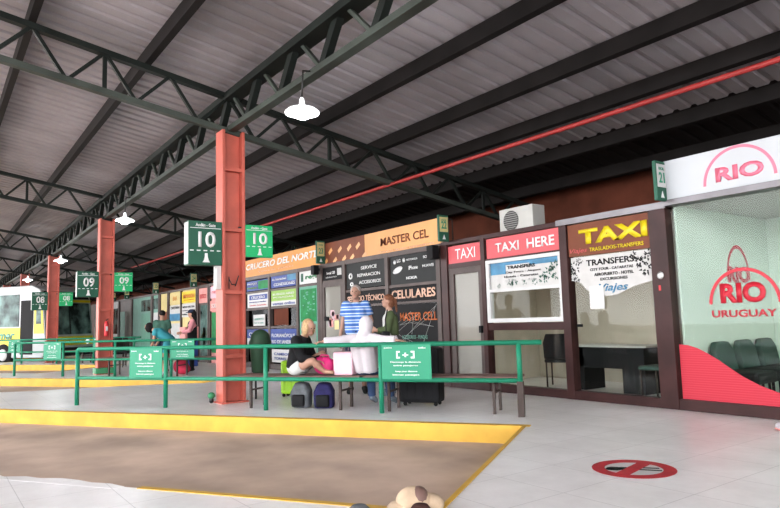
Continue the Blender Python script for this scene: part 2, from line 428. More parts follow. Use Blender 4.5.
# ------------------------------------------------------------------ columns with gate signs, extinguisher
def column(i):
    X = -10.24 - SP*i; Y0, Y1 = 3.93, 4.33; TZ = 4.55+dz(X); nm = ['10', '09', '08', '07', '06', '05'][i]
    t = thing('steel_column', 'red steel column carrying the gate %s signs' % nm, 'column', (X, 4.13, 0), group='red steel columns')
    MB().box(X-.015, X+.015, Y0+.05, Y1-.05, 0, TZ).build('web', 'column_red', t)
    MB().box(X-.15, X+.15, Y0, Y0+.05, 0, TZ).build('flange', 'column_red', t, .006)
    MB().box(X-.15, X+.15, Y1-.05, Y1, 0, TZ).build('flange', 'column_red', t, .006)
    MB().box(X-.2, X+.2, Y0-.04, Y1+.04, 0, .02).build('base_plate', 'column_red', t)
    for z in (.75, 1.8, 2.85, 3.88):
        MB().box(X-.14, X+.13, Y0+.05, Y1-.05, z-.03, z+.03).build('stiffener', 'column_red', t, .004)
    if i == 1:
        MB().box(X-.19, X+.19, Y0-.06, Y1+.06, 0.02, .18).build('base_sleeve', 'column_green', t, .02, label='green painted foot')
    if i == 0:
        mb = MB(); mb.tube([(X+.1, 4.06, 1.86), (X+.1, 4.06, 2.06)], .008, 6); mb.tube([(X+.1, 4.06, 2.02), (X+.12, 4.10, 1.93), (X+.12, 4.16, 1.93)], .008, 6); mb.tube([(X+.12, 4.16, 1.9), (X+.12, 4.22, 2.08)], .009, 6)
        mb.build('wire_hook', 'metal_dark', t, label='bent dark wire bracket')
        MB().box(X-.02, X+.1, Y0-.09, Y0-.001, 1.85, 2.24).build('conduit_box', 'white_paint', t, .005, label='white conduit cover')
    return t
for i in range(6): column(i)
def gate_sign(i, right):
    X = -10.1 - SP*i; num = ['10', '09', '08', '07', '06'][i]
    if not right: y0, y1, z0, z1, mt, th = 3.37, 3.925, 2.24, 2.96, 'sign_dark_green', .22
    else: y0, y1, z0, z1, mt, th = 4.335, 4.84, 2.40, 2.95, 'sign_bright_green', .10
    z0 += dz(X)*.6; z1 += dz(X)*.6
    w = y1-y0; h = z1-z0
    t = thing('gate_sign', ('dark green boxy gate %s sign left of its red column' if not right else 'bright green gate %s sign right of its red column') % num, 'sign', (X-th/2, (y0+y1)/2, z0), group='gate number signs')
    MB().box(X-th, X, y0, y1, z0, z1).build('board', mt, t, .008)
    if not right: MB().box(X-th+.01, X-.02, y0-.006, y0, z0+.02, z1-.02).build('side_panel', 'grey_panel', t)
    if i < 3:
        text(t, 'Andén - Gate', (X, y0+w*.2, z1-h*.13), YA, Z, w*.6, h*.08, 'white_text', .02)
    text(t, num, (X, y0+w*.28, z0+h*.40), YA, Z, w*.52, h*.36, 'white_text', .025)
    mb = MB(); mb.box(X, X+.004, y0+.02, y1-.02, z1-h*.17, z1-h*.155)
    for k in range(5): mb.box(X, X+.004, y0+.02+k*w*.2, y0+.02+k*w*.2+w*.11, z0+h*.315, z0+h*.34)
    mb.build('line_mark', 'white_text', t)
    c = (y0+y1)/2+.01; q = h*.01
    pts = [(-11, 6), (11, 6), (7, 11), (4.5, 18), (4, 27), (-4, 27), (-4.5, 18), (-7, 11)]
    MB().prism([(X, c+a*q*.8, z0+b*q) for a, b in pts], (.004, 0, 0)).build('pictogram', 'white_text', t)
    if right: MB().box(X-.08, X-.04, y0-.1, y0+.01, z1-.08, z1-.04).build('bracket', 'metal_dark', t)
for i in range(5): gate_sign(i, False); gate_sign(i, True)
X = -10.12 - SP
t = thing('fire_extinguisher', 'red fire extinguisher mounted on the gate 09 column', 'fire extinguisher', (X+.1, 4.13, 1.05))
MB().lathe([(.02, 0), (.058, .01), (.062, .05), (.062, .34), (.045, .40), (.02, .43)], (X+.1, 4.13, 1.05), 16).build('cylinder', 'red', t)
MB().box(X+.15, X+.166, 4.10, 4.16, 1.2, 1.33).build('paper_label', 'white_paint', t)
MB().tube([(X+.1, 4.13, 1.47), (X+.1, 4.13, 1.52), (X+.1, 4.18, 1.54)], .013, 8).build('valve', 'metal_dark', t)
t = thing('floor_valve', 'small green round fitting at the foot of the gate 10 column', 'valve', (-10.36, 3.84, 0))
MB().lathe([(.02, 0), (.035, .02), (.035, .10), (.02, .10)], (-10.36, 3.84, 0), 12).build('neck', 'metal_dark', t)
MB().ball((-10.36, 3.84, .12), (.06, .06, .055)).build('cap', 'column_green', t)

# ------------------------------------------------------------------ hanging lamps
for i in range(6):
    X = -7.28 - SP*i
    t = thing('pendant_lamp', ['bright round pendant lamp nearest the camera, right of the gate 10 column', 'bright pendant lamp just right of the gate 09 column', 'bright pendant lamp just right of the gate 08 column', 'small bright pendant lamp beside the gate 07 column', 'far bright pendant lamp beyond the gate 07 column', 'farthest pendant lamp along the girder'][i], 'lamp', (X, 3.93, 4.0), group='pendant lamps')
    MB().lathe([(.225, 0), (.23, .02), (.19, .055), (.09, .09), (.04, .12), (.03, .20), (.015, .22)], (X, 3.93, 4.01+dz(X)), 28).build('lamp_shade', 'lamp_hood', t)
    MB().lathe([(.02, -.07), (.08, -.05), (.12, .0), (.10, .03)], (X, 3.93, 4.00+dz(X)), 20).build('bulb', 'lamp_glow', t)
    mb = MB(); mb.tube([(X, 3.93, 4.22+dz(X)), (X, 3.95, 4.6+dz(X)), (X, 4.08, 4.62+dz(X))], .012, 8); mb.build('stem', 'metal_dark', t)
    l = bpy.data.lights.new('lamp_light', 'POINT'); l.energy = 60; l.shadow_soft_size = .12; l.color = (.95, .98, 1)
    lo = bpy.data.objects.new('lamp_light', l); C.objects.link(lo); lo.location = (X, 3.93, 3.85+dz(X))


# ------------------------------------------------------------------ shop row (all fronts stand on the line Y = 8)
YF = 7.955
def sign(label, x0, x1, z0, z1, m, texts=(), rects=(), name='shop_sign', cat='sign', y=YF, th=.02, group=None):
    t = thing(name, label, cat, ((x0+x1)/2, y, z0), group=group)
    MB().box(x0, x1, y, y+th, z0, z1).build('board', m, t)
    W, H = x1-x0, z1-z0
    for j, (a, b, c, d, mm) in enumerate(rects):
        MB().box(x0+a*W, x0+b*W, y-.003-.0004*j, y, z0+c*H, z0+d*H).build('colour_panel', mm, t)
    for q in texts:
        s, a, b, c, d, mm = q[:6]; bo = q[6] if len(q) > 6 else .02; sl = q[7] if len(q) > 7 else 0
        text(t, s, (x0+a*W, y-.003-.0004*len(rects), z0+c*H), XA, Z, (b-a)*W, (d-c)*H, mm, bo, sl, depth=.003)
    return t
def room(x0, x1, depth, zc, wm, light=0, fm=None, col=(1, .97, .9)):
    y1 = 8.08+depth
    MB().box(x0, x1, y1, y1+.06, 0, zc).build('wall_shop_back', wm, kind='structure')
    MB().box(x0, x0+.03, 8.1, y1, 0, zc).build('wall_shop_side', wm, kind='structure'); MB().box(x1-.03, x1, 8.1, y1, 0, zc).build('wall_shop_side', wm, kind='structure')
    MB().box(x0, x1, 8.1, y1+.06, zc, zc+.05).build('ceiling_shop', 'room_white' if light else 'room_dark', kind='structure')
    if light:
        l = bpy.data.lights.new('room_light', 'AREA'); l.shape = 'RECTANGLE'; l.size = (x1-x0)*.7; l.size_y = depth*.6; l.energy = light; l.color = col
        o = bpy.data.objects.new('room_light', l); C.objects.link(o); o.location = ((x0+x1)/2, 8.1+depth*.5, zc-.06)
        tl = thing('ceiling_light', 'flat ceiling light panel inside the ' + ('taxi office' if x0 < -9 else 'mint green RIO office'), 'light', ((x0+x1)/2, 8.1+depth*.5, zc-.04), group='shop ceiling panels')
        MB().box((x0+x1)/2-.5, (x0+x1)/2+.5, 8.1+depth*.5-.1, 8.1+depth*.5+.1, zc-.03, zc).build('panel', 'lamp_hood', tl)

# --- taxi office
room(-9.2, -4.68, 2.4, 2.66, 'room_beige', 20)
t = thing('taxi_office_front', 'dark brown framed glass front of the taxi office', 'shop front', (-6.9, 8, 0))
F = 'frame_brown'
for x0, x1 in ((-9.25, -9.07), (-8.17, -8.07), (-6.42, -6.28), (-4.89, -4.64)):
    MB().box(x0, x1, 7.92, 8.08, 0, 2.66).build('post', F, t, .006)
MB().box(-9.25, -4.64, 7.93, 8.10, 2.64, 2.72).build('top_beam', F, t, .006)
MB().box(-6.45, -4.62, 7.90, 7.93, 2.64, 2.73).build('top_trim', 'frame_silver', t, label='silver metal edging')
MB().box(-9.07, -4.89, 7.93, 8.07, 0, .13).build('bottom_beam', F, t, .006)
MB().box(-9.07, -8.17, 7.94, 8.06, 2.19, 2.28).build('transom', F, t); MB().box(-8.07, -6.42, 7.94, 8.06, 1.04, 1.16).build('transom', F, t)
MB().box(-8.07, -6.42, 7.94, 8.06, 2.25, 2.28).build('transom', F, t)
MB().box(-8.07, -6.42, 8.0, 8.008, .13, 1.05).build('pane', 'pane', t)
MB().box(-6.28, -4.89, 8.0, 8.008, .13, 2.64).build('pane', 'pane', t)
d = MB()
for a in ((-9.07, -8.93, .13, 2.19), (-8.27, -8.17, .13, 2.19), (-8.93, -8.27, 2.08, 2.19), (-8.93, -8.27, .13, .25)): d.box(a[0], a[1], 7.95, 8.03, a[2], a[3])
d = d.build('door', 'frame_taupe', t)
MB().box(-8.93, -8.27, 7.985, 7.995, .25, 2.08).build('door_pane', 'pane_milky', d)
MB().box(-8.26, -8.20, 7.90, 7.95, 1.0, 1.12).build('handle', 'black', d)
mb = MB()
for a in ((-8.06, -7.98, 1.17, 2.25), (-6.47, -6.42, 1.17, 2.25), (-7.98, -6.47, 2.19, 2.25), (-7.98, -6.47, 1.17, 1.24), (-7.98, -6.47, 1.69, 1.74)): mb.box(a[0], a[1], 7.93, 8.02, a[2], a[3])
w = mb.build('window', 'white_paint', t, label='white framed sliding window')
MB().box(-7.98, -6.47, 7.98, 7.985, 1.24, 1.69).build('pane', 'pane', w)
mb = MB().lathe([(.045, 0), (.05, .01), (.03, .025)], (-4.76, 7.92, 1.75), 16, axis=(0, -1, 0)); mb.build('bell_button', 'white_paint', t)
MB().box(-4.80, -4.77, 7.915, 7.92, 1.55, 1.62).build('sticker_or_reflection', 'red', t)
MB().box(-6.22, -6.12, 7.985, 7.995, 1.08, 1.12).build('lock', 'black', t)
sign('pink-red sign reading TAXI over the taxi office door', -9.06, -8.14, 2.28, 2.61, 'pink_red', [('TAXI', .22, .80, .22, .80, 'white_text', .0)])
sign('wide pink-red sign reading TAXI HERE above the white window', -8.04, -6.36, 2.28, 2.63, 'pink_red', [('TAXI  HERE', .13, .90, .26, .72, 'white_text', .02)])
tp = sign('poster with blue sky, palms and the word TRANSFERS in the white window', -7.97, -6.48, 1.74, 2.19, 'cloth_white',
     [('TRANSFERS', .27, .68, .72, .84, 'black', .03), ('City Tours - Airport', .24, .76, .54, .63, 'charcoal', .01), ('Hotels - Cataratas', .22, .72, .40, .48, 'charcoal', .01), ('24 HS', .22, .7, .24, .31, 'grey_panel', .01)],
     [(0, .24, .55, 1, 'sky_blue'), (.6, 1, .80, 1, 'sky_blue'), (.24, .6, .88, 1, 'sky_blue')], name='poster', cat='poster', y=7.965)
mb = MB()
random.seed(3)
for cx, cz, r in ((-7.78, 1.79, .035), (-7.52, 1.84, .06), (-7.42, 1.83, .07), (-7.2, 1.82, .04), (-6.98, 1.82, .05), (-6.80, 1.86, .08), (-6.68, 1.95, .10), (-6.58, 2.05, .09), (-6.55, 1.88, .06)):
    for a in range(16):
        an = random.random()*2*PI; rr = random.random()**.6*r; p = Vector((cx+math.cos(an)*rr, 7.9605, cz+math.sin(an)*rr*.8)); b_ = an+random.uniform(-.6, .6); q = p+Vector((math.cos(b_), 0, math.sin(b_)))*r*.55; s = Vector((-math.sin(b_), 0, math.cos(b_)))*r*.16
        mb.prism([p-s, p+s, q], (0, -.001, 0))
mb.build('palm_picture', 'tee_green', tp)
sign('brown and yellow TAXI TRASLADOS TRANSFERS sign at the top of the large pane', -6.27, -4.90, 2.14, 2.63, 'poster_brown',
     [('TAXI', .15, .98, .34, .80, 'yellow', .05), ('TRASLADOS-TRANSFERS', .28, .93, .10, .22, 'yellow', .02), ('Viajes', .02, .25, .06, .24, 'pink_red', .0, .3)])
t = thing('torn_banner', 'torn white TRANSFERS banner hanging inside the large taxi pane', 'banner', (-5.6, 7.97, 1.5))
P = [(-6.26, 2.13), (-6.27, 1.78), (-6.1, 1.74), (-6.0, 1.62), (-5.85, 1.60), (-5.72, 1.52), (-5.5, 1.53), (-5.2, 1.64), (-4.9, 1.70), (-4.9, 2.13)]
MB().prism([(x, 7.99, z) for x, z in P][::-1], (0, -.006, 0)).build('sheet', 'cloth_white', t)
mb = MB()
for cx, cz, r in ((-6.2, 1.98, .09), (-6.22, 1.85, .06), (-6.1, 2.08, .05), (-5.1, 1.98, .10), (-4.98, 1.88, .10), (-4.96, 2.05, .08), (-5.2, 2.08, .06), (-6.18, 1.79, .05)):
    for a in range(16):
        an = random.random()*2*PI; rr = random.random()**.6*r; p = Vector((cx+math.cos(an)*rr, 7.9835, cz+math.sin(an)*rr*.8)); b_ = an+random.uniform(-.6, .6); q = p+Vector((math.cos(b_), 0, math.sin(b_)))*r*.55; s = Vector((-math.sin(b_), 0, math.cos(b_)))*r*.16
        mb.prism([p-s, p+s, q], (0, -.001, 0))
mb.build('palm_picture', 'charcoal', t)
for s, x0, x1, z0, z1, m_, sl in (('TRANSFERS', -5.98, -5.18, 1.98, 2.07, 'black', 0), ('CITY TOUR - CATARATAS', -5.92, -5.2, 1.90, 1.94, 'charcoal', 0), ('AEROPUERTO - HOTEL', -5.85, -5.2, 1.82, 1.865, 'charcoal', 0), ('EXCURSIONES', -5.75, -5.3, 1.75, 1.79, 'charcoal', 0), ('Viajes', -5.78, -5.3, 1.56, 1.70, 'sky_blue', .3)):
    text(t, s, (x0, 7.983, z0), XA, Z, x1-x0, z1-z0, m_, .015, sl)
MB().box(-5.95, -5.70, 7.972, 7.976, 1.34, 1.68).build('paper_notice', 'white_paint', label='white paper notice taped below the torn banner', cat='notice')

# office furniture behind the glass
t = thing('office_desk', 'black office desk with pale top inside the taxi office', 'desk', (-6.5, 9.3, 0))
MB().box(-7.2, -5.75, 9.0, 9.65, .72, .75).build('desktop', 'room_white', t, .004)
MB().box(-7.17, -6.2, 9.05, 9.07, .38, .72).build('front_panel', 'black', t)
MB().box(-7.17, -6.95, 9.05, 9.6, 0, .72).build('pedestal', 'black', t, .004)
p = MB().box(-6.2, -5.8, 9.02, 9.6, 0, .72).build('pedestal', 'black', t, .004)
def chair(label, x, y, rz, m='black', s=1.0, cat='chair', legm='steel_brown', group=None):
    t = thing('office_chair', label, cat, (x, y, 0), rz, group)
    MB(True).box(-.23, .23, -.23, .22, .43, .49).build('seat', m, t, .02)
    mb = MB(True); mb.prism([(-.22, -.22, .50), (.22, -.22, .50), (.23, -.24, .78), (.17, -.26, .94), (-.17, -.26, .94), (-.23, -.24, .78)], (0, -.05, 0)); mb.build('backrest', m, t, .015)
    for sx in (-.2, .2):
        MB(True).tube([(sx, .2, 0), (sx, .2, .44)], .015, 8).build('leg', legm, t)
        MB(True).tube([(sx, -.2, 0), (sx, -.21, .45), (sx, -.26, .8)], .015, 8).build('leg', legm, t)
    return t
chair('tall black chair behind the low pane of the taxi office', -7.66, 9.3, PI*.15)
chair('dark green seated chair at the right end of the black desk', -5.35, 8.72, PI*.5, 'seat_green')

# air conditioner on the taxi office
t = thing('air_conditioner', 'cream outdoor air conditioning unit on top of the taxi office', 'air conditioner', (-7.83, 8.6, 2.72))
MB().box(-8.22, -7.42, 8.5, 8.82, 2.76, 3.22).build('casing', 'ac_white', t, .015)
MB().lathe([(.17, 0), (.18, .01), (.16, .012)], (-7.93, 8.5, 2.99), 28, axis=(0, -1, 0)).build('fan_grille', 'grille_lines', t)
for dx in (-8.12, -7.52): MB().box(dx-.04, dx+.04, 8.48, 8.84, 2.71, 2.765).build('foot', 'metal_dark', t)
MB().box(-7.64, -7.47, 8.492, 8.5, 3.12, 3.17).build('badge', 'grey_panel', t)

# --- rio office
room(-4.62, 1.5, 2.6, 2.68, 'room_mint', 26, col=(.93, 1, .95))
t = thing('insurance_office_front', 'glass front of the RIO URUGUAY office with white fascia', 'shop front', (-2, 8, 0))
MB().box(-4.64, 1.5, 7.90, 8.1, 2.74, 3.26).build('fascia', 'fascia_white', t, .005)
MB().box(-4.64, 1.5, 7.88, 8.1, 2.66, 2.74).build('beam', 'frame_silver', t, .005)
MB().box(-4.64, 1.5, 7.93, 8.07, 0, .14).build('bottom_beam', F, t, .006)
for x in (-.2, 1.4): MB().box(x-.08, x+.08, 7.93, 8.07, .14, 2.66).build('post', F, t)
MB().box(-4.64, -.28, 8.0, 8.008, .14, 2.66).build('pane', 'pane', t)
text(t, 'RIO', (-3.92, 7.9, 2.84), XA, Z, .57, .185, 'logo_pink', .04)
ring(t, (-3.645, 7.9, 2.82), XA, Z, .40, .435, 0, PI, 'logo_pink')
text(t, 'URUGUAY', (-3.13, 7.9, 2.84), XA, Z, 1.1, .16, 'logo_pink', .02)
pts = [(-4.62, .84), (-4.5, .83), (-4.37, .79), (-4.25, .73), (-4.12, .655), (-3.97, .55), (-3.83, .46), (-3.65, .37), (-3.45, .30), (-3.2, .25), (-2.8, .24), (-2.3, .30), (-1.6, .42), (-.28, .5), (-.28, .14), (-4.62, .14)]
MB().prism([(x, 7.995, z) for x, z in pts], (0, -.004, 0)).build('wave_decal', 'wave_lines', t, label='red wave film along the bottom of the pane')
text(t, 'RIO', (-4.03, 7.995, 1.345), XA, Z, .54, .25, 'logo_red', .05)
ring(t, (-3.75, 7.995, 1.34), XA, Z, .385, .425, 0, PI, 'logo_red', sq=1.02)
text(t, 'URUGUAY', (-4.15, 7.995, 1.175), XA, Z, .76, .09, 'logo_red', .02)
t = thing('ghost_logo', 'red ghost image of the RIO window logo with a tall arch, on the mint wall behind the glass', 'sign', (-4.58, 9.65, 1.6))  # shadow and reflection of the window logo, modelled as solid red shapes
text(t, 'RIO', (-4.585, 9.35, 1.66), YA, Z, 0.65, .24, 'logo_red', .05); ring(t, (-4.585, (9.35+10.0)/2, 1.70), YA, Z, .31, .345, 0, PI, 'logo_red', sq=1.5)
for k, (x, y) in enumerate(((-4.2, 8.86), (-4.2, 9.50), (-4.2, 10.14))):
    t = thing('lounge_chair', ['dark padded chair behind the RIO glass, leftmost', 'dark padded chair behind the RIO glass, second from the left', 'dark padded chair behind the RIO glass, cut by the photo edge'][k], 'chair', (x, y, 0), PI/2, 'padded waiting chairs')
    MB(True).box(-.27, .27, -.27, .25, .30, .46).build('seat', 'charcoal', t, .05)
    MB(True).prism([(-.25, .2, .42), (.25, .2, .42), (.25, .26, .74), (.16, .28, .84), (-.16, .28, .84), (-.25, .26, .74)], (0, .1, 0)).build('backrest', 'seat_green', t, .04)
    for sx in (-.22, .22):
        for sy in (-.22, .2): MB(True).tube([(sx, sy, 0), (sx, sy, .31)], .02, 8).build('leg', 'black', t)

# --- phone shop and bus company (-18.6 .. -9.25)
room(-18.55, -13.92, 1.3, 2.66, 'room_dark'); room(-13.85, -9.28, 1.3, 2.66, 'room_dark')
FT = 'frame_taupe'
def front(label, x0, x1, posts, zf=None, fm=None, beams=(2.62,), name='storefront'):
    t = thing(name, label, 'shop front', ((x0+x1)/2, 8, 0))
    for p in posts: MB().box(p-.06, p+.06, 7.92, 8.08, 0, 2.7).build('post', FT, t, .005)
    MB().box(x0, x1, 7.93, 8.07, 0, .15).build('bottom_beam', FT, t)
    MB().box(x0, x1, 7.925, 8.10, 2.60, 2.70).build('top_beam', FT, t)
    MB().box(x0, x1, 8.03, 8.038, .15, 2.6).build('pane', 'pane_dark', t)
    return t
t1 = front('orange topped ticket office of the CRUCERO DEL NORTE bus line', -18.6, -13.92, (-18.55, -16.83, -15.11, -13.98))
t2 = front('phone shop front under the orange MASTER CEL fascia', -13.90, -9.26, (-13.85, -12.77, -11.04, -9.34))
for z in (2.22, 1.72, 1.17): MB().box(-18.55, -15.11, 7.94, 8.02, z-.03, z+.03).build('transom', FT, t1)
MB().box(-15.11, -13.98, 7.94, 8.02, 2.20, 2.26).build('transom', FT, t1); MB().box(-13.85, -12.77, 7.94, 8.02, 2.20, 2.28).build('transom', FT, t2)
MB().box(-12.77, -9.3, 7.94, 8.02, 1.94, 2.0).build('transom', FT, t2); MB().box(-12.77, -9.3, 7.94, 8.02, 1.59, 1.64).build('transom', FT, t2)
sign('long orange fascia reading CRUCERO DEL NORTE', -18.6, -13.9, 2.70, 3.22, 'orange', [('CRUCERO DEL NORTE', .035, .99, .40, .76, 'white_text', .03, .2), ('Venta de pasajes', .22, .70, .14, .26, 'peach_text', .01)], y=7.94, th=.15, name='fascia_sign')
t = sign('orange MASTER CEL fascia with pictures of phones at its left end', -13.88, -9.2, 2.62, 3.20, 'orange_light', [('MASTER CEL', .565, .915, .42, .72, 'poster_brown', .012), ('Servicio técnico especializado', .56, .95, .16, .24, 'peach_text', .01)],
         [(0, .43, 0, 1, 'poster_brown')], y=7.94, th=.15, name='fascia_sign')
mb = MB(); random.seed(5)
for k in range(9):
    cx = -13.6+.21*k+random.uniform(-.05, .05); cz = 2.74+.12*((k*2) % 4); a = .6; ca, sa = math.cos(a), math.sin(a)
    q = [(-.09, -.045), (.09, -.045), (.09, .045), (-.09, .045)]
    mb.prism([(cx+u*ca-v*sa, 7.9335, cz+u*sa+v*ca) for u, v in q], (0, -.002, 0))
mb.build('phone_pictures', 'phone_orange', t)
sign('blue and green sign, top left of the bus line office', -18.46, -16.91, 2.27, 2.57, 'blue', [('PASAJES', .05, .5, .55, .8, 'white_text'), ('Nacionales', .05, .5, .2, .4, 'lime')], [(.55, 1, .1, .9, 'green_poster')])
sign('blue sign with pale text in the second column of the bus line office', -16.74, -15.19, 2.27, 2.60, 'blue', [('Av. Internacional', .06, .62, .62, .82, 'white_text'), ('CONEXIONES', .12, .95, .14, .40, 'white_text')], [(.66, 1, .5, 1, 'sky_blue')])
sign('white sign with a dark green logo above the green poster', -15.03, -14.02, 2.27, 2.60, 'white_paint', [('regi', .35, .92, .25, .7, 'green_poster')], [(.1, .22, .2, .85, 'tee_green')])
sign('black sign with a white round logo over the milky glass door', -13.78, -12.84, 2.29, 2.59, 'black', [('local 20', .2, .62, .45, .68, 'white_text'), ('abierto', .15, .7, .15, .3, 'grey_panel')], [(.72, .93, .3, .85, 'grey_panel')])
sign('white notice with blue heading in the left column of the bus line office', -18.40, -16.92, 1.76, 2.19, 'white_paint', [('CRUCERO', .2, .85, .6, .8, 'white_text'), ('Horarios y tarifas', .1, .9, .32, .44, 'blue'), ('Asunción - Encarnación', .1, .9, .12, .22, 'pink_red')], [(.1, .95, .55, .88, 'blue')])
sign('lime green sign with blue base in the bus line office', -16.74, -15.20, 1.76, 2.19, 'lime', [('BUENOS AIRES', .08, .92, .7, .82, 'white_text'), ('POSADAS', .1, .9, .5, .6, 'white_text'), ('ventas online', .06, .95, .06, .24, 'blue')], [(0, 1, 0, .32, 'white_paint'), ])
sign('small white sheet behind the left ticket window', -18.05, -17.25, 1.22, 1.55, 'white_paint', [('ABIERTO', .1, .9, .5, .7, 'teal_wall'), ('lun a sab', .1, .9, .2, .35, 'teal_wall')], name='notice', cat='notice', y=7.99)
MB().box(-16.62, -15.75, 7.985, 7.995, 1.22, 1.68).build('counter_screen', 'dark_wall', t1, label='brown screen')
sign('blue FLORIANÓPOLIS RIO DE JANEIRO destination sign low in the second column', -16.78, -15.2, .60, 1.12, 'blue', [('FLORIANÓPOLIS', .06, .95, .56, .80, 'white_text'), ('RIO DE JANEIRO', .06, .9, .18, .42, 'white_text')], y=7.94)
sign('blue and white destination sign low in the left column', -18.4, -16.9, .60, 1.12, 'white_paint', [('CURITIBA', .1, .9, .6, .82, 'white_text'), ('SAN PABLO', .1, .9, .12, .36, 'blue')], [(.0, 1, .5, 1, 'blue')], y=7.94)
sign('white sheet with blue text below the destination sign', -16.7, -15.2, .2, .56, 'white_paint', [('CAMBORIÚ', .1, .9, .55, .8, 'blue'), ('TORRES', .1, .6, .2, .4, 'blue')], y=7.94)
t = thing('green_door', 'narrow green door with a dark green poster in its pane', 'door', (-14.55, 7.97, 0))
MB().box(-15.03, -14.05, 7.95, 8.0, .15, 2.2).build('door', 'door_teal', t, .004); 
MB().box(-14.95, -14.13, 7.94, 7.95, 1.3, 2.13).build('poster', 'green_poster', t)
mb = MB(); random.seed(2)
for k in range(26):
    x, z = random.uniform(-14.85, -14.25), random.uniform(1.4, 2.05); mb.box(x, x+random.uniform(.03, .12), 7.936, 7.94, z, z+.03)
mb.build('poster_text', 'door_teal', t)
MB().box(-14.93, -14.15, 7.94, 7.95, .3, 1.24).build('pane', 'pane_milky', t)
mb = MB()
for a in ((-13.79, -13.69, .15, 2.2), (-12.93, -12.83, .15, 2.2), (-13.69, -12.93, 2.12, 2.2), (-13.69, -12.93, .15, .27)): mb.box(a[0], a[1], 7.93, 8.0, a[2], a[3])
d = mb.build('door', FT, t2)
MB().box(-13.69, -12.93, 7.96, 7.97, .27, 2.12).build('pane', 'pane_milky', d)
MB().box(-13.68, -13.52, 7.91, 7.95, 1.30, 1.40).build('lock', 'black', d)
random.seed(9)
for k in range(7):
    x, z = random.uniform(-13.6, -13.15), random.uniform(.9, 2.0)
    MB().box(x, x+random.uniform(.1, .2), 7.955, 7.96, z, z+random.uniform(.1, .22)).build('sticker_or_reflection', random.choice(['pale_pink', 'white_paint', 'pink_panel', 'cream']), d)  # pinkish and white reflections on the door glass, added as thin coloured patches
sign('black SERVICE REPARACION ACCESORIOS sign on the phone shop', -12.68, -11.12, 2.02, 2.60, 'black_gloss', [('SERVICE', .40, .80, .70, .83, 'white_text'), ('REPARACION', .30, .88, .42, .55, 'white_text'), ('ACCESORIOS', .34, .90, .14, .27, 'white_text'), ('O', .06, .17, .36, .62, 'white_text', .08), ('O', .10, .19, .08, .26, 'white_text', .08)])
t = sign('black sign of white phone maker names on the phone shop', -10.92, -9.42, 2.0, 2.60, 'black_gloss', [('LG', .16, .24, .76, .88, 'white_text', .03), ('MOTOROLA', .38, .62, .78, .85, 'white_text'), ('SONY', .74, .92, .78, .87, 'white_text'), ('iPhone', .42, .62, .46, .60, 'white_text'), ('HUAWEI', .72, .95, .48, .58, 'white_text'), ('NOKIA', .36, .60, .14, .24, 'white_text', .04)])
MB().lathe([(.001, 0), (1, 0), (1, .003), (.001, .003)], (0, 0, 0), 24).build('tmp', 'white_text', t).data.transform(Matrix.Identity(4))
o = t.children[-1]; o.name = 'logo_ellipse'
m0 = WM[t.name].inverted() @ Matrix.Translation((-10.67, 7.952, 2.30)) @ Matrix.Rotation(-.25, 4, 'Y') @ Matrix.Diagonal((.17, 1, .065, 1)) @ Matrix.Rotation(PI/2, 4, 'X') 
o.data.transform(Matrix.Translation((0, 0, 0))); o.data.transform(WM[t.name]); o.data.transform(m0)
for a, b in ((-10.77, 2.47), (-10.45, 2.49)): MB().lathe([(.001, 0), (.05, .001), (.001, .004)], (a, 7.953, b), 16, axis=(0, -1, 0)).build('logo_dot', 'white_text', t)
sign('dark band reading SERVICIO TÉCNICO in peach letters', -12.70, -11.12, 1.65, 1.93, 'black', [('SERVICIO TÉCNICO', .03, .97, .22, .80, 'peach_text', .03)])
sign('dark band reading CELULARES in peach letters', -10.95, -9.42, 1.65, 1.93, 'black', [('CELULARES', .03, .97, .18, .84, 'peach_text', .03)])
t = sign('black window film with MASTER CELL in orange and white network lines', -10.97, -9.41, .18, 1.58, 'black', [('MASTER CELL', .22, .98, .76, .88, 'orange_text', .015), ('ACCESORIOS - FUNDAS', .25, .78, .50, .555, 'teal_wall', .02), ('VENTA DE CELULARES', .22, .86, .40, .46, 'white_text', .02), ('REPARACIONES', .18, .92, .30, .36, 'teal_wall', .02)], [(.70, 1, .06, .36, 'panel_yellow')])
text(t, 'LL', (-9.80, 7.945, .35), XA, Z, .30, .26, 'black', .05)
mb = MB(); random.seed(11); ps = [(random.uniform(-10.93, -9.45), random.uniform(.75, 1.55)) for _ in range(22)]
for k in range(21):
    a, b = ps[k], ps[(k+1)]
    if math.hypot(a[0]-b[0], a[1]-b[1]) < .9: mb.bar((a[0], 7.951, a[1]), (b[0], 7.951, b[1]), .004, .008, up=YA)
mb.build('network_lines', 'grey_panel', t)
t = sign('black window film left of the MASTER CELL film', -12.70, -11.12, .18, 1.58, 'black', [('CARGADORES', .1, .9, .60, .66, 'teal_wall', .02), ('AURICULARES', .1, .9, .45, .52, 'white_text', .02)])
t = thing('wall_speaker', 'small black speaker box above the left edge of the phone shop door', 'speaker', (-13.9, 7.82, 2.5))
MB().box(-13.98, -13.82, 7.72, 7.86, 2.45, 2.68).build('cabinet', 'black', t, .01); MB().box(-13.92, -13.88, 7.86, 7.93, 2.54, 2.60).build('bracket', 'metal_dark', t)
t = thing('wall_speaker', 'small black speaker box at the right end of the phone shop', 'speaker', (-9.3, 7.8, 2.4))
MB().box(-9.42, -9.24, 7.72, 7.88, 2.4, 2.66).build('cabinet', 'black', t, .01); MB().box(-9.36, -9.32, 7.86, 7.93, 2.5, 2.56).build('bracket', 'metal_dark', t)

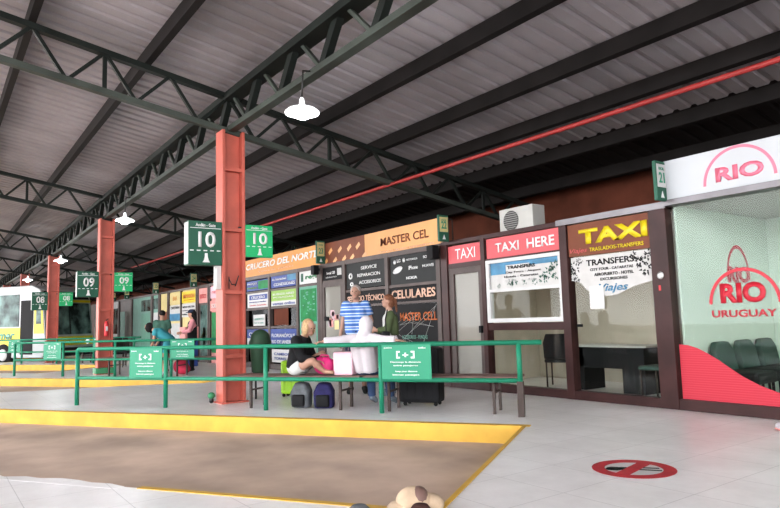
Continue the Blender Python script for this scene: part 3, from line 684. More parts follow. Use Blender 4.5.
# numbered blade signs that stick out above the fronts
for num, x, z0, z1, lab in (('21', -4.58, 2.72, 3.25, 'small projecting sign numbered 21 beside the white RIO fascia'), ('22', -8.98, 2.70, 3.20, 'small projecting sign numbered 22 at the end of the MASTER CEL fascia'), ('23', -13.60, 2.70, 3.26, 'small projecting sign numbered 23 between the two orange fascias'),
        ('24', -22.8, 2.68, 3.18, 'small projecting sign above the shop left of the gate 10 column'), ('25', -27.5, 2.68, 3.16, 'small projecting sign above the teal shop'), ('26', -32.3, 2.68, 3.14, 'small projecting sign just right of the gate 09 column'), ('27', -35.0, 2.68, 3.14, 'farthest small projecting sign, close by the bright gate 09 sign')):
    y0, y1 = 7.68, 7.92
    t = thing('shop_number_sign', lab, 'sign', (x, 7.8, z0), group='projecting shop number signs')
    MB().box(x-.05, x, y0, y1, z0, z1).build('box', 'sign_dark_green', t, .006)
    MB().box(x, x+.004, y0+.02, y1-.02, z0+.18, z1-.04).build('number_panel', 'cream' if num != '21' else 'white_paint', t)
    text(t, num, (x+.004, y0+.055, z0+.24), YA, Z, .13, .14, 'sign_green', .02)
    text(t, 'LOCAL', (x+.004, y0+.06, z1-.12), YA, Z, .12, .04, 'sign_green', .01)
    MB().prism([(x, y0+.08, z0+.04), (x, y0+.16, z0+.04), (x, y0+.12, z0+.13)], (.004, 0, 0)).build('pictogram', 'white_text', t)
    MB().tube([(x-.04, y1-.01, z1-.06), (x-.04, 8.05, z1-.06), (x-.04, 8.05, 2.68)], .012, 6).build('bracket', 'metal_dark', t)

# --- shops further left
def small_front(label, x0, x1, wm, parts=(), zt=2.66, sg=()):
    t = thing('storefront', label, 'shop front', ((x0+x1)/2, 8, 0))
    MB().box(x0, x1, 7.99, 8.08, 0, zt).build('wall_panel', wm, t)
    for x in (x0+.05, x1-.05): MB().box(x-.05, x+.05, 7.93, 8.09, 0, zt+.04).build('post', FT, t)
    MB().box(x0, x1, 7.92, 8.10, zt-.02, zt+.06).build('top_beam', FT, t)
    for nm, a, b, c, d, mm in parts: MB().box(a, b, 7.975, 7.99, c, d).build(nm, mm, t)
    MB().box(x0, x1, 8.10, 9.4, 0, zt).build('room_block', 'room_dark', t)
    return t
small_front('white shop front partly hidden by the gate 10 column', -19.95, -18.66, 'grey_panel', [('window', -19.8, -18.8, .9, 2.0, 'pane_milky')])
small_front('shop front with a green poster seen left of the gate 10 column', -21.65, -20.0, 'pink_panel', [('poster', -21.5, -20.2, .35, 1.72, 'green_poster')])
sign('pink sign with white lettering left of the gate 10 column', -21.55, -20.1, 2.2, 2.6, 'pale_pink', [('regalos', .1, .8, .3, .7, 'pink_red')], [(.7, 1, .45, .9, 'door_teal')])
sign('orange sign under the pink sign left of the gate 10 column', -21.55, -20.1, 1.76, 2.12, 'pink_panel', [('SOUVENIRS', .1, .9, .3, .7, 'white_text')], y=7.945)
small_front('narrow shop front with a dark glass door and white sheet', -22.85, -21.7, 'frame_taupe', [('door_pane', -22.6, -21.9, .2, 2.0, 'bus_glass'), ('paper', -22.35, -22.1, .6, 1.2, 'white_paint')])
sign('brownish pink sign above the dark glass door', -22.7, -21.85, 2.08, 2.6, 'pink_panel', [('KIOSCO', .15, .85, .3, .6, 'red')])
KIOSK = small_front('yellow and cream kiosk front', -26.25, -22.9, 'cream', [('lower_panel', -26.1, -24.8, .2, 1.4, 'grey_panel'), ('lower_panel', -24.55, -23.1, .2, 1.72, 'cream')])
MB().box(-24.72, -24.62, 7.92, 7.99, 0, 2.64).build('mullion', FT, bpy.data.objects['storefront.004'] if False else KIOSK)
sign('bright yellow kiosk sign', -24.6, -23.0, 2.16, 2.58, 'yellow', [('EMPANADAS', .1, .9, .4, .75, 'orange_text'), ('jugos y helados', .15, .85, .15, .28, 'orange_text')])
sign('plain pale yellow sign next to the bright yellow one', -26.1, -24.75, 2.16, 2.6, 'cream', [('BAR', .3, .7, .3, .7, 'orange')])
sign('white menu board under the bright yellow sign', -24.6, -23.0, 1.62, 2.12, 'white_paint', [('MENU DEL DIA', .08, .9, .68, .82, 'charcoal'), ('sandwich  pizza  cafe', .05, .95, .42, .55, 'charcoal'), ('bebidas  minutas', .05, .8, .15, .28, 'charcoal')])
sign('white and blue menu board beside the white one', -26.1, -24.75, 1.5, 2.12, 'white_paint', [('CAFETERIA', .1, .9, .75, .9, 'charcoal')], [(0, 1, 0, .45, 'sky_blue')])
small_front('narrow cream shop front with a brown awning line', -27.5, -26.3, 'cream', [('window', -27.3, -26.5, .9, 1.9, 'poster_brown'), ('paper', -27.3, -26.7, .3, .85, 'white_paint')])
small_front('shop front with dark upper window and white lower panel', -28.6, -27.55, 'teal_wall', [('window', -28.45, -27.7, 2.05, 2.5, 'bus_glass'), ('panel', -28.45, -27.7, .3, 1.9, 'white_paint')])
small_front('teal shop front with a barred dark window', -32.0, -28.65, 'teal_wall', [('window', -30.4, -28.8, 2.0, 2.5, 'bus_glass'), ('panel', -30.4, -28.8, .2, 1.9, 'door_teal')])
small_front('grey shop front with tall glass doors', -34.5, -32.05, 'frame_taupe', [('door_pane', -33.2, -32.3, .2, 2.1, 'pane_milky'), ('door_pane', -34.3, -33.4, .2, 2.1, 'teal_wall')])
small_front('grey shop front with dark windows', -37.5, -34.55, 'grey_panel', [('window', -37.2, -36.2, 1.0, 2.3, 'bus_glass'), ('window', -35.9, -34.9, 1.0, 2.3, 'bus_glass'), ('panel', -37.2, -34.9, .2, .8, 'pink_panel')])
small_front('dull taupe shop front beyond the grey one', -44, -37.55, 'frame_taupe', [('window', -43.5, -41.5, .9, 2.3, 'bus_glass'), ('window', -40.5, -38.5, .9, 2.3, 'pane_milky')])
small_front('cream shop front far down the row', -52, -44.05, 'cream', [('window', -51, -48.5, .9, 2.3, 'bus_glass')])
small_front('last grey shop front far down the row', -74, -52.05, 'grey_panel', [('window', -60, -54, .9, 2.3, 'bus_glass')])
t = thing('vending_stand', 'small red and blue stand in front of the kiosk', 'stand', (-20.6, 6.9, 0))
MB().box(-20.85, -20.35, 6.7, 7.1, 0, .8).build('base', 'blue', t, .01); MB().box(-20.87, -20.33, 6.68, 7.12, .8, 1.25).build('top_box', 'pink_panel', t, .01)
MB().box(-20.33, -20.326, 6.75, 7.0, .9, 1.1).build('panel', 'poster_brown', t)

# ------------------------------------------------------------------ railings, notices, benches
PU = [-8.853, -7.012, -5.182, -3.344, -1.44]
def railing(off, label, signs):
    n = 8.27; D = XA*(-SP*off)
    t = thing('railing', label, 'railing', UN(PU[0], n)+D, K, group='green railings along the platforms')
    for j, u in enumerate(PU):
        if j == 4:
            MB().tube([UN(u, n, .44)+D, UN(u, n, .93)+D], .034, 12).build('post', 'rail_green', t)
            MB().obox(UN(u-.04, n-.035)+D, U*.08, N*.07, Z*.44).build('post', 'steel_brown', t, label='dark brown lower half of the end post')
        else: MB().tube([UN(u, n)+D, UN(u, n, .93)+D], .034, 12).build('post', 'rail_green', t)
    MB().tube([UN(PU[0], n, .0)+D+Z*.90, UN(PU[0]+.03, n, .93)+D, UN(-1.15, n, .93)+D], .033, 12).build('top_rail', 'rail_green', t)
    MB().tube([UN(PU[0], n, .45)+D, UN(PU[4], n, .45)+D], .030, 12).build('lower_rail', 'rail_green', t)
    for (a, b, lab) in signs:
        s = thing('distance_notice', lab, 'notice', UN((a+b)/2, n-.04, .46)+D, K, group='green distance notices on the railings')
        MB().obox(UN(a, n-.045, .465)+D, U*(b-a), N*.01, Z*.46).build('board', 'sign_green', s)
        o = UN(a, n-.045, .465)+D; W = b-a; H = .46
        for st, x0, x1, z0, z1 in (('Mantenga la distancia', .18, .80, .46, .52), ('entre pasajeros', .24, .74, .36, .42), ('keep your distance', .28, .72, .19, .25), ('between passengers', .22, .76, .09, .15), ('juntos', .05, .22, .88, .94), ('todos', .75, .90, .88, .94)):
            text(s, st, o+U*(W*x0)+Z*(H*z0), U, Z, W*(x1-x0), H*(z1-z0), 'white_text', .03, depth=.002)
        mb = MB(); e = .002
        def r_(x0, x1, z0, z1): mb.obox(o+U*(W*x0)+Z*(H*z0)-N*.006, U*(W*(x1-x0)), N*.006, Z*(H*(z1-z0)))
        for x, sgn in ((.32, 1), (.66, -1)):
            r_(x-.015, x+.015, .60, .82); r_(min(x, x+sgn*.06), max(x, x+sgn*.06), .60, .65); r_(min(x, x+sgn*.06), max(x, x+sgn*.06), .77, .82)
        r_(.43, .55, .685, .715); r_(.475, .505, .64, .77)
        mb.build('pictogram', 'white_text', s)
railing(0, 'nearest green pipe railing in front of the bench', [(-7.70, -7.05, 'green distance notice at the left end of the nearest railing'), (-3.31, -2.60, 'green distance notice in front of the black suitcase')])
railing(1, 'second green pipe railing, by the gate 09 column', [(-7.70, -7.05, 'green distance notice at the left end of the second railing'), (-3.31, -2.60, 'green distance notice just above the red bag')])
railing(2, 'third green pipe railing in front of the bus', [(-7.70, -7.05, 'green distance notice at the left end of the third railing'), (-3.31, -2.60, 'green distance notice on the third railing, under the gate 08 signs')])
railing(3, 'far green pipe railing beside the bus nose', [])
def bench(off, u0, u1, l0, l1, label):
    D = XA*(-SP*off); t = thing('bench', label, 'bench', UN((u0+u1)/2, 8.64)+D, K, group='slatted waiting benches')
    for k in range(4): MB().obox(UN(u0, 8.42+k*.115, .455)+D, U*(u1-u0), N*.10, Z*.03).build('slat', 'bench_brown', t, .004)
    for u in (l0, l1):
        MB().obox(UN(u-.02, 8.42, .42)+D, U*.04, N*.44, Z*.035).build('crossbar', 'steel_brown', t)
        for n in (8.44, 8.82): MB().obox(UN(u-.018, n-.018, 0)+D, U*.036, N*.036, Z*.42).build('leg', 'steel_brown', t)
        MB().obox(UN(u-.012, 8.46, .26)+D, U*.024, N*.36, Z*.024).build('stretcher', 'steel_brown', t)
    return t
bench(0, -5.95, -3.74, -5.55, -4.05, 'long brown bench the blonde and the hooded person sit on')
bench(0, -3.68, -1.48, -3.30, -1.82, 'empty end of the brown bench behind the nearest railing')
bench(1, -5.95, -3.74, -5.55, -4.05, 'brown bench behind the second railing, left half')
bench(1, -3.68, -1.48, -3.30, -1.82, 'brown bench behind the second railing, right half')
bench(2, -5.95, -3.74, -5.55, -4.05, 'far brown bench behind the third railing')
for k, (x, y) in enumerate(((-22.3, 5.0), (-22.9, 5.5), (-23.4, 5.9), (-21.7, 6.4))):
    chair(['dark metal chair just right of the gate 09 column', 'dark metal chair, second right of the gate 09 column', 'dark metal chair, third right of the gate 09 column', 'dark metal chair in front of the teal shop'][k], x, y, -1.2+.3*k, 'charcoal', group='dark metal chairs by the teal shop')

# litter bin
bc = Vector((-10.12, 4.60, 0))
t = thing('litter_bin', 'dark green domed litter bin right of the gate 10 column', 'litter bin', bc)
MB().lathe([(.11, .44), (.145, .47), (.175, .86), (.175, .90)], bc, 24).build('bin_body', 'bin_green', t)
MB().lathe([(.185, .90), (.19, .96), (.165, 1.01), (.16, 1.04), (.15, 1.09), (.09, 1.15), (.03, 1.17)], bc, 24).build('lid', 'bin_green', t)
mb = MB(); mb.tube([bc+Vector((-.19, 0, 0)), bc+Vector((-.19, 0, .9))], .018, 8); mb.tube([bc+Vector((.19, 0, 0)), bc+Vector((.19, 0, .9))], .018, 8); mb.tube([bc+Vector((-.19, 0, .4)), bc+Vector((.19, 0, .4))], .015, 8)
mb.build('stand', 'metal_dark', t)

# ------------------------------------------------------------------ luggage
def suitcase(label, loc, rz, w, d, h, m, trim='metal_dark', handle=True, group=None):
    t = thing('suitcase', label, 'suitcase', loc, rz, group)
    mb = MB(True); mb.box(-w/2, w/2, -d/2, d/2, .05, h); mb.build('shell', m, t, min(d*.22, .05))
    mb = MB(True)
    for k in (-.3, -.1, .1, .3): mb.box(k*w-.012, k*w+.012, -d/2-.006, d/2+.006, .12, h-.08)
    mb.build('ribs', m, t, .004)
    for sx in (-1, 1):
        for sy in (-1, 1): MB(True).ball((sx*w*.38, sy*d*.3, .03), (.03, .03, .03), 10, 8).build('wheel', 'tyre', t)
    if handle:
        mb = MB(True); mb.tube([(-w*.2, 0, h-.01), (-w*.2, 0, h+.04), (w*.2, 0, h+.04), (w*.2, 0, h-.01)], .012, 8); mb.build('handle', trim, t)
    return t
def P_(u, n, z=0): return UN(u, n, z)
suitcase('lime green hard suitcase behind the blonde person', (-10.12, 5.20, 0), K, .36, .24, .62, 'lime_shell')
suitcase('big black suitcase standing behind the second notice', P_(-3.05, 9.15), K, .62, .32, .84, 'luggage_black')
def backpack(label, loc, rz, m, s=1, m2='black'):
    t = thing('backpack', label, 'backpack', loc, rz)
    mb = MB(True); mb.prism([(-.17*s, -.11*s, 0), (.17*s, -.11*s, 0), (.18*s, -.12*s, .30*s), (.11*s, -.09*s, .44*s), (-.10*s, -.09*s, .45*s), (-.18*s, -.12*s, .28*s)], (0, .22*s, 0)); mb.build('bag_body', m, t, .06*s, smooth=True)
    mb = MB(True); mb.box(-.12*s, .12*s, -.17*s, -.08*s, .03*s, .24*s); mb.build('front_pocket', m2, t, .035*s, smooth=True)
    for sx in (-.08, .08): MB(True).tube([(sx*s, .1*s, .42*s), (sx*1.3*s, .17*s, .3*s), (sx*s, .12*s, .08*s)], .014*s, 8).build('strap', m2, t)
    MB(True).tube([(-.04*s, 0, .46*s), (0, 0, .51*s), (.04*s, 0, .46*s)], .01*s, 8).build('grab_loop', m2, t)
    return t
backpack('grey backpack on the floor under the blonde person', P_(-4.78, 8.62), K, 'bag_grey', .84)
backpack('navy and purple backpack on the floor under the pink bag', P_(-4.40, 8.62), K+.2, 'bag_navy', .84, 'luggage_black')
t = thing('pink_case', 'pale pink boxy case standing on the bench', 'case', P_(-4.04, 8.62, .485), K)
MB(True).box(-.155, .155, -.11, .11, .0, .34).build('case_body', 'pale_pink', t, .03); MB(True).tube([(-.05, 0, .355), (-.05, 0, .40), (.05, 0, .40), (.05, 0, .355)], .009, 8).build('handle', 'pale_pink', t)
MB(True).box(-.156, .156, -.112, .112, .235, .245).build('seam', 'white_paint', t)
t = thing('handbag', 'bright fuchsia bag held on the lap of the blonde person', 'bag', P_(-4.38, 8.60, .49), K+.1)
mb = MB(True); mb.ball((0, 0, .11), (.16, .10, .11), 18, 12); mb.ball((-.07, 0, .17), (.12, .09, .09)); mb.ball((.07, 0, .13), (.10, .09, .11)); mb.ball((.02, .02, .20), (.08, .07, .06)); mb.build('bag_body', 'fuchsia', t)
MB(True).tube([(-.10, 0, .22), (-.04, 0, .29), (.06, 0, .28), (.10, 0, .18)], .012, 8).build('strap', 'fuchsia', t)
t = thing('travel_bag', 'dark red travel bag on the floor under the second railing notice', 'bag', (-17.36, 5.6, 0), .4)
mb = MB(True); mb.ball((0, 0, .20), (.24, .17, .20), 18, 12); mb.ball((.12, 0, .14), (.18, .15, .14)); mb.build('bag_body', 'bag_red', t)
MB(True).tube([(-.1, 0, .34), (-.05, 0, .46), (.05, 0, .46), (.1, 0, .33)], .014, 8).build('handle', 'bag_red', t)
# bags just at the lower edge of the view
t = thing('cloth_bag', 'crumpled beige cloth bag with a brown patch at the kerb corner', 'bag', (-3.43, 2.63, 0), .9)
mb = MB(True); mb.ball((0, 0, .07), (.12, .10, .10), 18, 12); mb.ball((-.06, .0, .03), (.12, .10, .06)); mb.ball((.11, .02, .05), (.09, .08, .07)); mb.build('bag_body', 'beige_cloth', t)
MB(True).ball((.035, -.01, .10), (.065, .08, .072)).build('patch', 'bench_brown', t, label='brown patch')
t = thing('round_hat', 'dark brown rounded hat in front of the beige bag', 'hat', (-3.27, 2.56, 0), 0)
MB(True).lathe([(.11, 0), (.115, .01), (.075, .02), (.07, .07), (.045, .10), (.02, .105)]).build('crown', 'brown_cloth', t)
t = thing('round_hat', 'dark grey rounded hat left of the beige bag', 'hat', (-3.56, 2.29, 0), 0)
MB(True).lathe([(.11, 0), (.115, .01), (.08, .02), (.075, .06), (.045, .085), (.02, .09)]).build('crown', 'bag_grey', t)
t = thing('sneaker', 'pale sneaker tip at the right edge of the floor', 'shoe', (-3.06, 7.2, 0), 1.2)
mb = MB(True); mb.ball((0, 0, .05), (.055, .14, .05)); mb.ball((0, -.08, .08), (.05, .07, .06)); mb.build('upper', 'hoodie_white', t); MB(True).ball((0, 0, .02), (.058, .15, .02)).build('sole', 'pink_panel', t)

# ------------------------------------------------------------------ no smoking mark on the floor
c = Vector((-3.185, 4.70, .001))
t = thing('no_smoking_mark', 'red no-smoking circle painted on the tiled floor', 'floor marking', c)
a1 = Vector((.585, .81, 0)).normalized(); a2 = Vector((-.81, .585, 0)).normalized()
MB().prism([p[0] for p in ring_poly(c, a1, a2, .26, .3, 0, 2*PI*39/40, 39)], (0, 0, .001)).build('disc', 'white_paint', t)
ring(t, c+Z*.001, a1, a2, .225, .325, 0, 2*PI, 'decal_red', 'ring', depth=.002)
MB().bar(c+(a1*.17+a2*.19)+Z*.003, c-(a1*.17+a2*.19)+Z*.003, .105, .003).build('slash', 'decal_red', t)
mb = MB(); mb.bar(c+a1*.02+a2*.03+Z*.0025, c+a1*.2+a2*-.02+Z*.0025, .035, .001); mb.bar(c+a1*.03-a2*.04+Z*.0025, c+a1*.19-a2*.10+Z*.0025, .035, .001)
for q, r in ((-.15, .065), (-.08, .05), (-.19, .035)): mb.prism([c+a1*q+a2*(r*.3)+(a1*math.cos(k*PI/4)+a2*math.sin(k*PI/4))*r+Z*.0022 for k in range(8)], (0, 0, .001))
mb.build('cigarette_symbol', 'decal_black', t)

# ------------------------------------------------------------------ bus
bt = thing('bus', 'yellow and white city bus parked behind the railings', 'bus', UN(-22.85, 19.65, -.2), K)
def BB(): return MB(True)
# local axes: x forward (nose at 0), y across (0 near side .. 2.5 far side), z up
prof = [(-11, .35), (-.15, .35), (0, .5), (.02, 1.15), (-.16, 2.75), (-.35, 3.2), (-.8, 3.38), (-11, 3.4)]
BB().prism([(x, 0, z) for x, z in prof], (0, 2.5, 0)).build('body', 'bus_white', bt, .06)

BB().prism([(-10.9, -.012, .8), (-1.40, -.012, .8), (-1.40, -.012, 1.62), (-10.9, -.012, 1.62)], (0, .02, 0)).build('side_band', 'bus_yellow', bt)
BB().prism([(-.62, -.014, 1.35), (-.05, -.014, 1.35), (-.20, -.014, 2.85), (-.62, -.014, 2.95)], (0, .02, 0)).build('door_pillar', 'bus_yellow', bt)
BB().prism([(-.50, -.02, 1.75), (-.20, -.02, 1.75), (-.28, -.02, 2.7), (-.50, -.02, 2.75)], (0, .01, 0)).build('window', 'bus_glass', bt)
BB().prism([(-1.38, -.02, .5), (-.68, -.02, .5), (-.68, -.02, 2.75), (-1.38, -.02, 2.75)], (0, .02, 0)).build('door', 'black', bt)
for k in range(6): BB().prism([(-1.5-k*1.55-1.48, -.018, 1.66), (-1.5-k*1.55, -.018, 1.66), (-1.5-k*1.55, -.018, 3.02), (-1.5-k*1.55-1.48, -.018, 3.02)], (0, .02, 0)).build('window', 'bus_glass', bt)
BB().prism([(.045, .12, 1.28), (.045, 2.38, 1.28), (-.085, 2.32, 2.62), (-.085, .18, 2.62)], (-.03, 0, 0)).build('windshield', 'bus_glass', bt)
BB().prism([(-.07, .1, 2.66), (-.07, 2.4, 2.66), (-.095, 2.4, 2.76), (-.095, .1, 2.76)], (-.03, 0, 0)).build('front_trim', 'bus_yellow', bt)
BB().prism([(-.11, .15, 2.80), (-.11, 2.35, 2.80), (-.27, 2.35, 3.12), (-.27, .15, 3.12)], (-.06, 0, 0)).build('destination_box', 'black_gloss', bt)
BB().prism([(.04, .05, .82), (.05, 2.45, .82), (.05, 2.45, 1.2), (.04, .05, 1.2)], (-.05, 0, 0)).build('front_band', 'bus_yellow', bt)
BB().box(-.2, .07, .02, 2.48, .38, .72).build('bumper', 'charcoal', bt, .03)
for y in (.35, 2.15): BB().lathe([(.10, 0), (.11, .02), (.02, .04)], (.05, y, .95), 16, axis=(1, 0, 0)).build('headlight', 'lamp_hood', bt)
for x in (-2.35, -8.6):
    w = BB().lathe([(.20, -.0), (.46, .0), (.48, .05), (.48, .28), (.2, .28)], (x, -.03, .48), 28, axis=(0, 1, 0)).build('wheel', 'tyre', bt)
    BB().lathe([(.03, 0), (.24, .0), (.26, .03), (.03, .03)], (x, -.05, .48), 20, axis=(0, 1, 0)).build('hub', 'white_paint', w)
BB().prism([(.02, 1.22, 1.3), (.055, 1.22, 1.3), (-.07, 1.22, 2.62), (-.1, 1.22, 2.62)], (0, .05, 0)).build('windshield_bar', 'black', bt)
BB().tube([(-.1, .05, 2.7), (.25, -.15, 2.65), (.3, -.18, 2.3)], .03, 8).build('mirror', 'black', bt)
def bus_text():
    o = bt.matrix_world
    base = WM[bt.name]
    p = base @ Vector((-3.3, -.016, 1.15)); text(bt, 'Zamer', p, U, Z, 1.6, .32, 'bus_teal', .03, .2)
bus_text()

# ------------------------------------------------------------------ people
def shell(name, m, parent, mb, vox, label=None, smooth_it=4):
    """join overlapping volumes into one continuous skin"""
    me = bpy.data.meshes.new('tmp'); mb.bm.to_mesh(me); mb.bm.free()
    ob = bpy.data.objects.new('tmp', me); C.objects.link(ob)
    r = ob.modifiers.new('r', 'REMESH'); r.mode = 'VOXEL'; r.voxel_size = vox; r.use_smooth_shade = True
    s = ob.modifiers.new('s', 'SMOOTH'); s.factor = .5; s.iterations = smooth_it
    dg = bpy.context.evaluated_depsgraph_get(); dg.update()
    me2 = bpy.data.meshes.new_from_object(ob.evaluated_get(dg)); bpy.data.objects.remove(ob); bpy.data.meshes.remove(me)
    me2.name = name; me2.materials.clear()
    for p in me2.polygons: p.use_smooth = True
    o = link_mesh(name, me2, m, parent)
    if label: o['label'] = label
    return o
def V(*a): return Vector(a)
def add_head(mb, c, f, up=Z, s=1.0):
    """c centre of the skull, f facing direction"""
    f = Vector(f).normalized(); up = Vector(up); side = f.cross(up).normalized(); up = side.cross(f).normalized()
    rot = Matrix((side, f, up)).transposed()
    mb.ball(c+up*.015*s, (.075*s, .095*s, .10*s), 16, 12, rot=rot)
    mb.ball(c+f*.035*s-up*.06*s, (.052*s, .06*s, .06*s), 14, 10, rot=rot)          # jaw
    mb.ball(c+f*.095*s-up*.012*s, (.013*s, .02*s, .022*s), 8, 6, rot=rot)           # nose
    mb.ball(c+f*.083*s-up*.085*s, (.02*s, .015*s, .015*s), 8, 6, rot=rot)           # chin
    for q in (-1, 1): mb.ball(c+side*q*.078*s-up*.01*s, (.012*s, .02*s, .032*s), 8, 6, rot=rot)
    return rot, side, f, up
def face_bits(mb, c, side, f, up, s=1.0):
    for q in (-1, 1): mb.ball(c+side*q*.03*s+f*.088*s+up*.018*s, .009*s, 8, 6, mi=1)
    mb.ball(c+f*.093*s-up*.052*s, (.02*s, .006*s, .006*s), 8, 6, mi=2, rot=Matrix((side, f, up)).transposed())
def add_hand(mb, w, d, pn, curl=.5, s=1.0):
    """palm, four bent fingers of unequal length and a thumb off the palm's side; w wrist, d along the hand, pn palm normal"""
    d = Vector(d).normalized(); pn = Vector(pn); pn = (pn-d*pn.dot(d)).normalized(); sd = d.cross(pn)
    rot = Matrix((sd, d, pn)).transposed()
    mb.ball(w+d*.045*s, (.040*s, .052*s, .016*s), 12, 8, rot=rot)
    for k, L in enumerate((.066, .078, .073, .058)):
        b = w+d*.088*s+sd*(.030-.020*k)*s; m_ = b+(d*math.cos(curl*.6)+pn*math.sin(curl*.6))*L*.5*s; e = m_+(d*math.cos(curl*1.6)+pn*math.sin(curl*1.6))*L*.5*s
        mb.tube([b-d*.012*s, m_, e], .0088*s, 8, r1=.0068*s); mb.ball(e, .0068*s, 8, 6); mb.ball(m_, .0088*s, 8, 6)
    b = w+d*.03*s+sd*.035*s; m_ = b+(d*.6+sd*.75+pn*.3).normalized()*.032*s; e = m_+(d*.9+sd*.25+pn*.4).normalized()*.03*s
    mb.tube([b, m_, e], .0105*s, 8, r1=.008*s); mb.ball(e, .008*s, 8, 6)
def person(label, loc, rz, J, skin, vox=.012, female=False, s=1.0, feet=True, group=None):
    """J: joints in the person's own frame (faces +Y, right hand +X)"""
    t = thing('person', label, 'person', loc, rz, group); J = {k_: Vector(v)*s for k_, v in J.items() if k_ not in ('face',)} | {'face': Vector(J.get('face', (0, 1, 0)))}
    mb = MB(True)
    pe, ch, ne, hd = J['pelvis'], J['chest'], J['neck'], J['head']
    sx = (J['shR']-J['shL']).normalized(); hx = (J['hipR']-J['hipL']).normalized()
    for q in (-1, 1):
        mb.cap(pe+hx*q*.06*s, .10*s, ch+sx*q*.06*s, .105*s)
        mb.cap(ch+sx*q*.07*s, .09*s, J['shR' if q > 0 else 'shL']-sx*q*.02*s, .055*s)
    mb.cap(ch, .09*s, ne, .058*s); mb.cap(ne, .055*s, hd-Z*.03*s, .05*s)
    for q in 'LR':
        mb.cap(J['hip'+q], .092*s, J['kn'+q], .056*s); mb.cap(J['kn'+q], .055*s, J['an'+q], .037*s); mb.cap(J['an'+q], .038*s, J['to'+q], .03*s)
        mb.ball(J['kn'+q].lerp(J['an'+q], .3), .056*s)
        mb.cap(J['sh'+q], .047*s, J['el'+q], .038*s); mb.cap(J['el'+q], .037*s, J['wr'+q], .025*s)
    rot, side, f, up = add_head(mb, hd, J['face'], s=s)
    body = shell('body', [skin, 'eye_dark', 'lip'], t, mb, vox)
    bm = bmesh.new(); bm.from_mesh(body.data); x = MB(True); x.bm.free(); x.bm = bm
    face_bits(x, hd, side, f, up, s)
    for q in 'LR':
        d = (J['wr'+q]-J['el'+q]).normalized(); d = J.get('hd'+q, d); pn = J.get('pn'+q, Vector((-1 if q == 'R' else 1, .2, 0)))
        add_hand(x, J['wr'+q]+Vector(d).normalized()*.01, d, pn, .55, s)
    for p in bm.faces: p.smooth = True
    bm.to_mesh(body.data); bm.free()
    return t, J, s
def top(t, J, s, m, name='shirt', sleeve=1.0, vox=.014, hood=False, open_=False, lab=None, grow=.02, waist=0.0):
    mb = MB(True); pe, ch, ne = J['pelvis'], J['chest'], J['neck']; sx = (J['shR']-J['shL']).normalized(); hx = (J['hipR']-J['hipL']).normalized()
    g = grow
    low = pe - (ch-pe).normalized()*waist*s
    for q in (-1, 1):
        mb.cap(low+hx*q*.06*s, (.10+g)*s, ch+sx*q*.065*s, (.108+g)*s, flat=(True, False))
        mb.cap(ch+sx*q*.07*s, (.09+g)*s, J['shR' if q > 0 else 'shL']-sx*q*.02*s, (.052+g)*s)
    mb.cap(ch, (.09+g)*s, ne-Z*.01*s, (.055+g*.6)*s, flat=(False, True))
    for q in 'LR':
        if sleeve <= 1: mb.cap(J['sh'+q], (.050+g)*s, J['sh'+q].lerp(J['el'+q], sleeve*.85), (.046+g)*s, flat=(False, True))
        else:
            mb.cap(J['sh'+q], (.050+g)*s, J['el'+q], (.040+g)*s); mb.cap(J['el'+q], (.040+g)*s, J['el'+q].lerp(J['wr'+q], .96), (.030+g)*s, flat=(False, True))
    if hood:
        mb.ball(J['head']-J['face'].normalized()*.012+Z*.015, (.105*s, .115*s, .135*s)); mb.cap(J['neck'], .095*s, J['head']-Z*.05, .09*s)
    return shell(name, m, t, mb, vox, lab)
def legs(t, J, s, m, name='trousers', length=1.96, vox=.014, grow=.016):
    mb = MB(True); hx = (J['hipR']-J['hipL']).normalized(); g = grow; pe = J['pelvis']
    mb.cap(pe-hx*.06*s, (.102+g)*s, pe+hx*.06*s, (.102+g)*s)
    for q in 'LR':
        if length <= 1: mb.cap(J['hip'+q], (.095+g)*s, J['hip'+q].lerp(J['kn'+q], length), (.062+g*1.6)*s, flat=(False, True))
        else:
            mb.cap(J['hip'+q], (.095+g)*s, J['kn'+q], (.060+g)*s); mb.cap(J['kn'+q], (.060+g)*s, J['kn'+q].lerp(J['an'+q], length-1), (.045+g)*s, flat=(False, True))
    return shell(name, m, t, mb, vox)
def shoes(t, J, s, m):
    for q in 'LR':
        mb = MB(True); a, b = J['an'+q], J['to'+q]; d = (b-a).normalized()
        mb.cap(a, .048*s, b+d*.02, .038*s); mb.cap(a-d*.04-Z*.02, .035*s, b-Z*.01, .034*s); shell('shoe', m, t, mb, .012, smooth_it=2)
def hair(t, J, s, m, style='short'):
    mb = MB(True); c = J['head']; f = J['face'].normalized(); sd = f.cross(Z).normalized(); rot = Matrix((sd, f, sd.cross(f))).transposed()
    mb.ball(c-f*.018*s+Z*.04*s, (.086*s, .098*s, .088*s), rot=rot)
    if style != 'short':
        mb.ball(c-f*.05*s-Z*.03*s, (.088*s, .07*s, .10*s), rot=rot)
        if style == 'bob':
            for q in (-1, 1): mb.ball(c+sd*q*.07*s-f*.005*s-Z*.04*s, (.03*s, .06*s, .10*s), rot=rot)
            mb.ball(c-f*.06*s-Z*.10*s, (.07*s, .05*s, .08*s), rot=rot)
        if style == 'long': mb.cap(c-f*.07*s, .07*s, c-f*.10*s-Z*.25*s, .04*s)
        if style == 'pony': mb.ball(c-f*.12*s+Z*.02*s, .035*s); mb.cap(c-f*.13*s+Z*.02*s, .032*s, c-f*.15*s-Z*.18*s, .016*s)
    return shell('hair', m, t, mb, .010, smooth_it=2)
